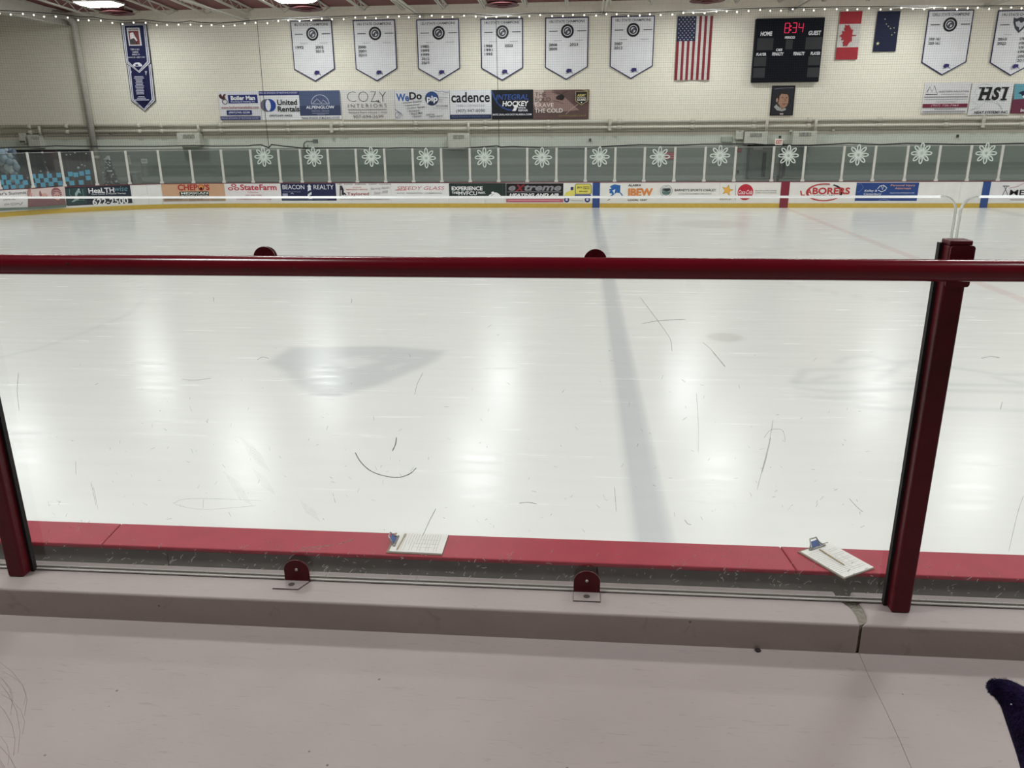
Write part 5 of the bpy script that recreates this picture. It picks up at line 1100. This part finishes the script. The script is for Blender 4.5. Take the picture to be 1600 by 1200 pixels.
# ================================================================== PIPES AND FITTINGS ON THE FAR WALL
PIPE = mat('pipe_cream', '#cfcabb', rough=.45, vary=.03)
zp1, zp2 = 3.53, 3.27
for z, r, lab in ((zp1, .085, 'upper cream pipe running along the far wall'), (zp2, .075, 'lower cream pipe running along the far wall')):
    t = thing('wall_pipe', lab, 'pipe', (0, WALLY - .16, z), 'long wall pipes')
    MB().tube([(x, WALLY - .16, z) for x in (X_L + .05, -10, 5, 20, X_R - .05)], r, 14).build('run', PIPE, t, True)
    for px_ in (45, 103, 216, 251, 344, 449, 534, 650, 758, 857, 968, 1082, 1178, 1264, 1373, 1478, 1596):
        x = hitY(px_, 192, WALLY - .16)[0]
        MB().tube([(x - .10, WALLY - .16, z), (x + .10, WALLY - .16, z)], r + .028, 14).build('coupling', PIPE, t, True)
    for px_ in (518, 953, 1535):
        x = hitY(px_, 192, WALLY - .16)[0]
        MB().box(x - .07, x + .07, WALLY - .27, WALLY, z - r - .05, z + r + .03).build('bracket', PIPE, t)
# dark ledge line under the pipes
tag(build('trim_4', *(lambda b_: (b_.V, b_.F))(MB().box(X_L, X_R, WALLY - .05, WALLY, 3.06, 3.11)), mat('ledge', '#a8a294'), origin=(0, 0, 0)), kind='structure')
# vertical pipe column with an elbow at its head
t = thing('pipe_column', 'thick round pipe column rising against the far wall at left', 'pipe', (-23.47, WALLY - .35, .05))
xp, yp = -23.47, WALLY - .34; pts = [(xp, yp, .05), (xp, yp, 7.95)]
for q in range(1, 9):
    a = math.pi / 2 * q / 8; pts.append((xp - .35 * (1 - math.cos(a)), yp - .45 * (1 - math.cos(a)), 7.95 + .40 * math.sin(a)))
pts.append((xp - 1.0, yp - 1.4, 8.40))
MB().tube(pts, .155, 18).build('shaft', mat('pipe_grey', '#b7b2a8', rough=.45), t, True)
MB().lathe((xp, yp, 2.0), [(.156, 0), (.185, .02), (.185, .14), (.156, .16)], 18).build('collar', mat('pipe_grey', '#b7b2a8', rough=.45), t, True)
# short vent boxes with grilles and their risers
VENT = mat('vent_white', '#cdccc0', rough=.5); GRL = mat('grille_dark', '#6c6c64', rough=.6)
def vent(x0, y0, x1, y1, g, riser, label):
    Yv = WALLY - .40
    A, B = hitY(x0, (y0 + y1) / 2, Yv)[0], hitY(x1, (y0 + y1) / 2, Yv)[0]; z1, z0 = hitY(x0, y0, Yv)[2], hitY(x0, y1, Yv)[2]
    t = thing('duct_box', label, 'duct box', ((A + B) / 2, Yv, z0), 'grilled duct boxes')
    MB().box(A, B, Yv, WALLY - .003, z0, z1).build('casing', VENT, t)
    ga, gb = hitY(g[0], g[1], Yv)[0], hitY(g[2], g[1], Yv)[0]; gt, gl = hitY(g[0], g[1], Yv)[2], hitY(g[0], g[3], Yv)[2]
    MB().box(ga, gb, Yv - .012, Yv, gl, gt).build('grille', GRL, t)
    n = 9
    for k in range(n):
        x = ga + (gb - ga) * (k + .5) / n
        MB().box(x - .012, x + .012, Yv - .03, Yv - .012, gl, gt).build('slat', VENT, t)
    if riser:
        rx = hitY(riser, 198, Yv)[0]; MB().tube([(rx, WALLY - .34, z1 - .01), (rx, WALLY - .34, zp1 + .02)], .06, 10).build('riser', PIPE, t, True)
vent(277, 207.5, 312, 229, (285, 210, 303, 216), 308.5, 'grilled duct box on the wall right of the decorated tree')
vent(700, 208, 733.5, 231, (708, 211, 725, 216.3), 731.8, 'grilled duct box above the dark green advert')
vent(1163.5, 205.5, 1199, 226, (1172, 208.2, 1191, 213.5), 1198.5, 'grilled duct box left of the EXIT sign')
vent(1239, 204.5, 1276, 226, (1249, 207, 1268, 212.5), 1275, 'grilled duct box right of the EXIT sign')
vent(44, 210.5, 62, 231, (49, 212, 60.5, 216.5), 59.5, 'small grilled duct box above the balloon display')
def wbox(name, label, cat, x0, y0, x1, y1, depth, m, extra=None, group=None):
    Yv = WALLY - depth
    A, B = hitY(x0, (y0 + y1) / 2, Yv)[0], hitY(x1, (y0 + y1) / 2, Yv)[0]; z1, z0 = hitY((x0 + x1) / 2, y0, Yv)[2], hitY((x0 + x1) / 2, y1, Yv)[2]
    t = thing(name, label, cat, ((A + B) / 2, WALLY - depth / 2, z0), group)
    bevel(MB().box(A, B, Yv, WALLY - .002, z0, z1).build('casing', m, t), .008, 2)
    cv = Canvas(t, 'wall', Yv, off=0.0); cv.box = (A, B, z0, z1, Yv)
    return t, cv
t, cv = wbox('control_box', 'white control box above the glass left of the double doors', 'box', 1150, 204, 1162, 218, .25, VENT); cv.rect(1154, 204.6, 1158, 205.4, '#4a4a46', 'slot'); cv.line([(1161, 206), (1161, 217)], .5, '#77776f')
t, cv = wbox('wall_panel', 'flat sage panel on the wall left of the control box', 'panel', 1126.5, 213.5, 1144.5, 222, .10, mat('sage_metal', '#a9aea2')); cv.rect(1128, 214.5, 1143, 221, '#a3a89c', 'cover')
t, cv = wbox('exit_sign', 'white EXIT sign with red letters above the doors', 'exit sign', 1211.5, 217, 1223, 226.5, .14, mat('sign_white', '#ded2c8', emit=.25)); cv.text('EXIT', 1212.8, 219, 1221.5, 225, '#b8322c', .03)
t, cv = wbox('sensor_box', 'small cream sensor box on the wall above the decorated tree', 'sensor', 170, 206, 175, 210.5, .12, VENT); cv.rect(171, 209, 174.5, 210.2, '#55554f', 'lens')
t, cv = wbox('sensor_box', 'small cream sensor box right of the EXIT sign', 'sensor', 1233.5, 203.5, 1238, 207, .14, VENT); cv.rect(1234, 206, 1237, 206.8, '#77776f', 'lens')
t, cv = wbox('sensor_box', 'small cream sensor box on the wall past the right duct box', 'sensor', 1300.5, 201, 1304.5, 205, .14, VENT); cv.rect(1301, 204, 1304, 204.8, '#77776f', 'lens')
for px_, py_, w, lab in ((1219, 214, 1.6, 'tiny dark wall device above the EXIT sign'), (922, 218.5, 1.3, 'tiny dark wall device above the blue stripe'), (1497, 212.5, 1.5, 'tiny dark wall device below the white map banner')):
    t, cv = wbox('wall_device', lab, 'wall device', px_ - w, py_ - 2.2, px_ + w, py_ + 2.2, .08, mat('device_dark', '#4b4b45')); cv.rect(px_ - w * .6, py_ - 1, px_ + w * .6, py_ + .6, '#2c2c29', 'face')
# speaker-like dark boxes at far left
t, cv = wbox('wall_speaker', 'pale wall box with a dark lower grille above the balloons', 'speaker', 30, 208, 40, 224, .3, VENT); cv.rect(30.5, 220, 39.5, 223, '#55544d', 'grille')
# gooseneck lamp arm
t = thing('wall_lamp', 'bent grey pipe lamp arm on the wall above the lighthouse advert', 'wall lamp', tuple(hitY(476, 231, WALLY - .3)))
Q = [hitY(a, c, WALLY - .3) for a, c in ((475, 232), (474.8, 226), (476, 222.5), (479, 221), (490, 220.8))]
MB().tube([tuple(q) for q in Q], .035, 8).build('arm', mat('galvanised', '#878a86', rough=.4, metal=.5), t, True)
h = hitY(493, 220.5, WALLY - .3); MB().box(h[0] - .09, h[0] + .09, h[1] - .09, h[1] + .09, h[2] - .10, h[2] + .08).build('head', mat('galvanised_dark', '#6c6f6b', rough=.5), t)
MB().box(Q[0][0] - .05, Q[0][0] + .05, WALLY - .3, WALLY, Q[0][2] - .05, Q[0][2] + .05).build('wall_mount', mat('galvanised_dark', '#6c6f6b', rough=.5), t)
MB().tube([tuple(hitY(481, 226, WALLY - .3)), tuple(hitY(481, 231, WALLY - .3))], .02, 6).build('stub', mat('galvanised', '#878a86', rough=.4, metal=.5), t)

# ---- doors behind the far glass
DG, DD = mat('door_grey', '#5d655f', rough=.5), mat('door_glass', '#15191c', rough=.1, spec=.8)
for n, (x0, x1, wx0, wx1, wy0, wy1) in enumerate(((1169.5, 1205, 1190.5, 1196.5, 238, 280), (1221, 1254.5, 1222.5, 1227.5, 247, 280))):
    A, B = hitY(x0, 255, WALLY)[0], hitY(x1, 255, WALLY)[0]
    t = thing('door_%d' % (n + 1), None, None, ((A + B) / 2, WALLY, .05), kind='structure')
    MB().box(A, B, WALLY - .06, WALLY - .005, .05, 2.42).build('leaf', DG, t)
    for a, c, e, f in ((A - .09, A, .05, 2.5), (B, B + .09, .05, 2.5), (A - .09, B + .09, 2.42, 2.5)): MB().box(a, c, WALLY - .1, WALLY - .002, e, f).build('frame', mat('frame_dark', '#39403e'), t)
    a, c = hitY(wx0, 258, WALLY - .07)[0], hitY(wx1, 258, WALLY - .07)[0]; zt, zb = hitY(wx0, wy0, WALLY - .07)[2], hitY(wx0, wy1, WALLY - .07)[2]
    MB().box(a, c, WALLY - .075, WALLY - .058, zb, zt).build('vision_pane', DD, t)
    MB().box(A + .06, B - .06, WALLY - .15, WALLY - .06, .98, 1.06).build('push_bar', mat('bar_steel', '#8f918b', rough=.35, metal=.5), t)
    MB().box(A + .15, A + .55, WALLY - .13, WALLY - .06, 2.26, 2.36).build('closer', mat('closer_grey', '#8d938d'), t)
def onwall(name, label, cat, x0, y0, x1, y1, col, depth=.05):
    t, cv = wbox(name, label, cat, x0, y0, x1, y1, depth, pm(col)); return t, cv
t, cv = onwall('red_sign', 'red sign with pale lettering on the wall behind a snowflake', 'sign', 1038, 238, 1056.5, 249, '#a33540'); cv.text('NOTICE', 1040, 239.5, 1054, 241.5, '#d8a5ac', .02); cv.text('KEEP CLEAR', 1040, 242.5, 1054.5, 244.5, '#d8a5ac', .02) if False else cv.line([(1040, 243.5), (1054.5, 243.2)], .9, '#d8a5ac'); cv.line([(1042, 246.6), (1053, 246.4)], .9, '#d8a5ac')
t, cv = onwall('alarm_box', 'small red alarm box on the wall left of the doors', 'alarm', 1152.5, 232, 1158.5, 238, '#7d2b30', .1); cv.rect(1154, 233.5, 1157, 236, '#a55a5c', 'face')
t, cv = onwall('switch_box', 'small dark switch box low on the wall left of the doors', 'switch', 1151.5, 266, 1154.8, 271.5, '#4f4a45', .08); cv.rect(1152.2, 267.5, 1154, 269.5, '#39352f', 'face')
t, cv = onwall('notice', 'white paper notice on the wall right of the decorated tree', 'notice', 220.5, 248, 230, 255.5, '#c2c6c0', .02); cv.line([(222, 250.5), (228.5, 250.4)], .6, '#8b8f8a'); cv.line([(222, 252.6), (228, 252.5)], .6, '#8b8f8a')
t, cv = onwall('notice', 'tall narrow paper notice beside a post right of the tree', 'notice', 199.5, 242.5, 203.5, 257.5, '#a8ada8', .02); cv.line([(200.5, 246), (203, 246)], .6, '#7b7f7a')
# bins and a cabinet standing on the concourse
def floorbox(name, label, cat, x0, x1, ytop, Yv, m, lid=None, dp=.5):
    A, B = hitY(x0, ytop, Yv)[0], hitY(x1, ytop, Yv)[0]; z = hitY(x0, ytop, Yv)[2]
    t = thing(name, label, cat, ((A + B) / 2, Yv + dp / 2, .05))
    bevel(MB().box(A, B, Yv, Yv + dp, .05, z).build('body', m, t), .02, 2)
    return t, A, B, z
t, A, B, z = floorbox('litter_bin', 'grey litter bin with a dark slot behind the glass near the tree', 'bin', 199, 211.5, 270, 36.6, mat('bin_grey', '#8d928d'))
MB().box(A + .12, A + .2, 36.58, 36.6, z - .55, z - .1).build('slot', DD, t); MB().box(A - .02, B + .02, 36.58, 37.12, z - .02, z + .03).build('lid', mat('bin_lid', '#9da19b'), t)
t, A, B, z = floorbox('cabinet', 'low grey cabinet standing between the two doors', 'cabinet', 1207.5, 1214, 274, WALLY - .55, mat('cabinet_grey', '#7b807a')); MB().box(B, B + .10, WALLY - .55, WALLY - .1, .05, z).build('side', DD, t); MB().box(A + .05, A + .08, WALLY - .57, WALLY - .55, .7, .9).build('handle', mat('bar_steel', '#8f918b', rough=.35, metal=.5), t)

# ---- holiday display at the left, behind the glass
DARKC = mat('backdrop_navy', '#22252e', rough=.85, vary=.2, scale=2); MARC = mat('backdrop_maroon', '#3c2226', rough=.85, vary=.2, scale=3)
def backdrop(x0, x1, Yv, m, label, z1=2.5):
    A, B = hitY(x0, 260, Yv)[0], hitY(x1, 260, Yv)[0]
    t = thing('cloth_backdrop', label, 'backdrop', ((A + B) / 2, Yv, .05), 'display backdrops')
    V = []; F = []; n = 24
    for i in range(n + 1):
        x = A + (B - A) * i / n; y = Yv + .04 * math.sin(i * 1.9)
        V += [(x, y, .05), (x, y, z1)]
    for i in range(n): F.append((2 * i, 2 * i + 2, 2 * i + 3, 2 * i + 1))
    build('cloth', V, F, m, t, True)
    MB().tube([(A, Yv, z1 + .01), (B, Yv, z1 + .01)], .02, 8).build('top_bar', mat('bar_dark', '#3a3a3c'), t)
    for x in (A, B): MB().tube([(x, Yv + .02, .05), (x, Yv + .02, z1)], .02, 8).build('stand_pole', mat('bar_dark', '#3a3a3c'), t)
    return t
backdrop(-30, 28, 34.4, mat('backdrop_slate', '#3a3e44', rough=.85, vary=.15, scale=2), 'slate cloth backdrop behind the balloons')
backdrop(28.4, 70, 34.55, DARKC, 'dark navy cloth backdrop right of the balloons')
backdrop(70.4, 92, 34.7, MARC, 'dark maroon cloth backdrop between the two navy cloths')
backdrop(92.4, 143, 34.85, DARKC, 'dark navy cloth backdrop nearest the decorated tree')
BAL = [mat('balloon', c, rough=.15, spec=.6, vary=.02) for c in ('#8fa2b5', '#a4b0ba', '#6d8196', '#b9c2c8', '#56677c')]
bl = [(2, 238, 5), (7, 241, 4.2), (15, 235, 3.4), (9, 234, 2.6), (21, 238.5, 4), (6, 248, 5), (15, 244.5, 4), (20, 246.5, 3), (1, 253, 4.5), (8, 255, 5), (15, 253, 4.2), (22, 253, 3.4), (5, 262, 4.8), (13, 261.5, 5.2), (21, 262, 4), (26, 261, 4.2), (24, 256, 3.4), (10, 267.5, 3.4), (18, 268, 3.2), (27, 267, 3), (-6, 246, 5), (-8, 258, 5), (24, 274, 4.2), (20, 281, 3), (29, 283, 4), (34, 289, 4.2), (28, 291, 4)]
for k, (a, c, r) in enumerate(bl):
    Yb = 32.6 + .75 * ((k * 7) % 5) / 4 if c < 272 else 31.9 + .2 * (k % 3)
    h = hitY(a, c, Yb); R_ = r / FPX * np.linalg.norm(h - CAMP)
    t = thing('balloon', ('pale', 'silvery', 'slate blue', 'whitish', 'dark blue')[k % 5] + ' balloon in the balloon cluster at the far left', 'balloon', (h[0], Yb, h[2] - R_), 'balloon cluster')
    MB().sphere((h[0], Yb, h[2]), R_, 14, 10, 1.1).build('skin', BAL[k % 5], t, True)
    MB().lathe((h[0], Yb, h[2] - R_ * 1.14), [(.018, -.02), (.004, .01), (.02, .04)], 8).build('knot', BAL[k % 5], t)
# blue squares stuck on the glass
sq = [(6.5, 277, 1), (21, 277, 1), (32, 277, 1), (2, 285, 1), (13.5, 285, 1), (27, 284, 1), (39.8, 285.2, 1), (9.5, 293, 1), (21, 292.5, 1), (34, 292.3, 1),
      (52, 275.5, 1), (64, 275, 1), (77.5, 274.5, 1), (92, 273.5, 1), (59, 282.3, 1), (72.5, 281.5, 1), (86, 281.3, 1), (53.5, 289.5, 1), (67.5, 289, 1), (80, 287.5, 1), (94.5, 286.3, 1),
      (110, 272, 1), (118.5, 273, 1), (127.5, 271, 1), (137, 269, 1), (104.5, 280.3, 1), (138, 278, 1), (112.3, 286, 1), (127, 285, 1)]
BLU = mat('blue_paper', '#6299b0', rough=.8, vary=.05)
s0 = None
for k, (a, c, _) in enumerate(sq):
    s_, z_ = board_at(a, c); w = .092
    o = strip('blue_square', s_ - w, s_ + w, z_ - w, z_ + w, -.008, BLU, None, .004); tag(o, 'light blue paper square stuck on the far glass at left', 'paper square', 'blue paper squares on the glass')
# small white ornaments on the backdrop
orn = [(66, 238.5, 1.4), (104, 242, 1.1), (110, 241.5, .8), (117, 239, .9), (134.5, 240, 1.1), (63.5, 267.5, 1.0), (75, 269.5, 1.6), (43, 278, 1.0), (122.5, 262, 1.6), (128, 257.5, 1.1), (132.5, 259, .9)]
for a, c, r in orn:
    Yo = (34.55 if a < 70 else 34.7 if a < 92 else 34.85) - .06
    h = hitY(a, c, Yo); R_ = r / FPX * np.linalg.norm(h - CAMP)
    o = MB().sphere(tuple(h), R_, 10, 7).build('ornament', mat('ornament_white', '#b9bcc0', rough=.5), None, True); tag(o, 'small white ornament hanging before the dark backdrop', 'ornament', 'white ornaments on the backdrop')
    MB().tube([tuple(h + np.array([0, 0, R_])), (h[0], Yo, 2.51)], .003, 5).build('thread', BLK, o)
o = MB().bar(tuple(hitY(67.5, 255.5, 34.6)), tuple(hitY(71, 253, 34.6)), .05, .03).build('ribbon_bow', mat('ornament_white', '#b9bcc0', rough=.5)); tag(o, 'short white ribbon curl pinned on the dark backdrop', 'ribbon')
MB().tube([tuple(hitY(a, c, 34.63)) for a, c in ((70.5, 260), (73, 262), (74, 265), (75, 268))], .02, 6).build('tail', mat('ribbon_tan', '#8b8272'), o)

# ---- decorated tree with a skate on top
ht = hitY(170, 256, 36.2); xt, yt = ht[0], 36.2
t = thing('decorated_tree', 'decorated dark green tree topped with a white ice skate', 'tree', (xt, yt, .05))
MB().tube([(xt, yt, .05), (xt, yt, 2.0)], [.06, .02], 8).build('trunk', mat('bark', '#3c3128'), t)
rng = random.Random(5); zt_ = hitY(168, 247, yt)[2]
for lay in range(9):
    z = .35 + (zt_ - .35) * lay / 9; R_ = .62 * (1 - lay / 9.6) + .06; b = MB(); n = 22
    for k in range(n):
        a = 2 * math.pi * (k + rng.random() * .6) / n; rr = R_ * rng.uniform(.75, 1.08); w = .05
        x1, y1, z1_ = xt + rr * math.cos(a), yt + rr * math.sin(a), z - .10 - rng.random() * .05
        nx_, ny_ = -math.sin(a) * w, math.cos(a) * w; mxp = (xt + rr * .6 * math.cos(a), yt + rr * .6 * math.sin(a))
        b.add([(xt, yt, z + .20), (mxp[0] + nx_, mxp[1] + ny_, z + .03), (x1, y1, z1_), (mxp[0] - nx_, mxp[1] - ny_, z + .03), (mxp[0], mxp[1], z + .07)], [(0, 1, 4), (1, 2, 4), (2, 3, 4), (3, 0, 4)])
    b.build('bough_tier', mat('fir_green', '#2b3a33', rough=.8, vary=.3, scale=12), t)
om = [mat('bauble', c, rough=.25) for c in ('#c6cbd0', '#8fa2ac', '#7c8f8a', '#dfe2e4')]
for k in range(46):
    z = rng.uniform(.4, zt_ - .05); R_ = (.62 * (1 - (z - .35) / (zt_ - .35) * .94) + .05) * rng.uniform(.7, 1.0); a = rng.uniform(math.pi, 2 * math.pi)
    MB().sphere((xt + R_ * math.cos(a), yt + R_ * math.sin(a), z), rng.uniform(.025, .05), 8, 6).build('bauble', om[k % 4], t, True)
b = MB(); P = [hitY(a, c, yt) for a, c in ((162.5, 249.6), (162.3, 248.2), (165.5, 246.8), (167.2, 243.5), (169.8, 243.2), (171.5, 249.2))]
b.prism([(q[0], q[2]) for q in P], lambda q: (q[0], yt - .04, q[1]), lambda q: (q[0], yt + .04, q[1])).build('skate_boot', mat('skate_white', '#d5d7d6'), t)
MB().bar(tuple(hitY(162.5, 250.4, yt)), tuple(hitY(171.5, 250.2, yt)), .012, .04).build('skate_blade', STEEL, t)

# ================================================================== AT THE CAMERA'S SIDE
# dark fuzzy cloth at the lower right, held up near the camera
def at(px_, py_, d): r_ = ray(px_, py_); return CAMP + r_ / np.linalg.norm(r_) * d
t = thing('fuzzy_sleeve', 'dark purple fuzzy cloth end poking in at the lower right corner', 'cloth', tuple(at(1700, 1330, 1.15)))
cen = [(1546.5, 1075, 1.5), (1548, 1075, 6), (1551.5, 1074.8, 9.5), (1557, 1075.2, 12.5), (1568, 1079, 17), (1582, 1089, 21), (1598, 1106, 27), (1616, 1135, 32), (1634, 1170, 36), (1656, 1225, 40), (1690, 1310, 46)]
P = [at(a, c, 1.15 + .002 * k) for k, (a, c, r) in enumerate(cen)]
PUR = mat('purple_fleece', '#1b1230', rough=.95, spec=.1, vary=.5, scale=25, bump=.8, bscale=220)
MB().tube([tuple(q) for q in P], [r / FPX * 1.15 * .92 for _, _, r in cen], 24).build('cloth', PUR, t, True)
b = MB(); rng = random.Random(11)
for _ in range(3400):
    k = rng.uniform(1.0, len(cen) - 1.01); i = int(k); f_ = k - i
    c0 = P[i] * (1 - f_) + P[i + 1] * f_; R_ = (cen[i][2] * (1 - f_) + cen[i + 1][2] * f_) / FPX * 1.15 * .9
    d_ = np.array([rng.gauss(0, 1) for _ in range(3)]); ax = P[i + 1] - P[i]; ax = ax / np.linalg.norm(ax); d_ -= ax * (d_ @ ax) * (1 if i > 0 else .3); d_ /= np.linalg.norm(d_)
    p0 = c0 + d_ * R_; p1 = p0 + d_ * rng.uniform(.001, .0035) + ax * rng.uniform(-.002, .002); s_ = np.cross(d_, ax); s_ = s_ / (np.linalg.norm(s_) + 1e-9) * .0004
    b.add([p0 - s_, p0 + s_, p1], [(0, 1, 2)])
tag(b.build('pile', PUR, t), kind='stuff')
MB().sphere(tuple(at(1580, 1100.5, 1.11)), .0009, 8, 6).build('bead', mat('bead_white', '#b9b4c4'), t)
# wisps of light hair at the left edge
b = MB(); rng = random.Random(21)
for _ in range(14):
    y0 = rng.uniform(1005, 1180); L_ = rng.uniform(30, 150); x1 = rng.uniform(6, 46)
    pts = [(-30 + (x1 + 30) * math.sin(u * 1.9) + rng.uniform(-.6, .6), y0 + L_ * u + 30 * u * u) for u in (0, .2, .4, .6, .8, 1.0)]
    b.tube([tuple(at(a, c, .62)) for a, c in pts], .00013, 3, False)
o = b.build('hair_wisps', mat('hair_fair', '#a8948b', rough=.6)); tag(o, 'loose wisps of light brown hair at the lower left edge', 'hair', kind='stuff')
# dark debris on the stand floor and on the curb
deb = [(1184, 1016, .010), (352, 970, .004), (1176, 975, .004), (665, 1080, .004), (433, 1178, .005), (1253, 1036, .003), (818, 1105, .003)]
for k, (a, c, r) in enumerate(deb[:1]):
    h = hitZ(a, c, FLOORZ + .002); b = MB().sphere((h[0], h[1], FLOORZ + .003), r, 10, 6, .35)
    o = b.build('debris_chip', mat('chip_black', '#2a2421', rough=.8), None, True); tag(o, 'dark flake of debris on the floor at the foot of the curb', 'debris')
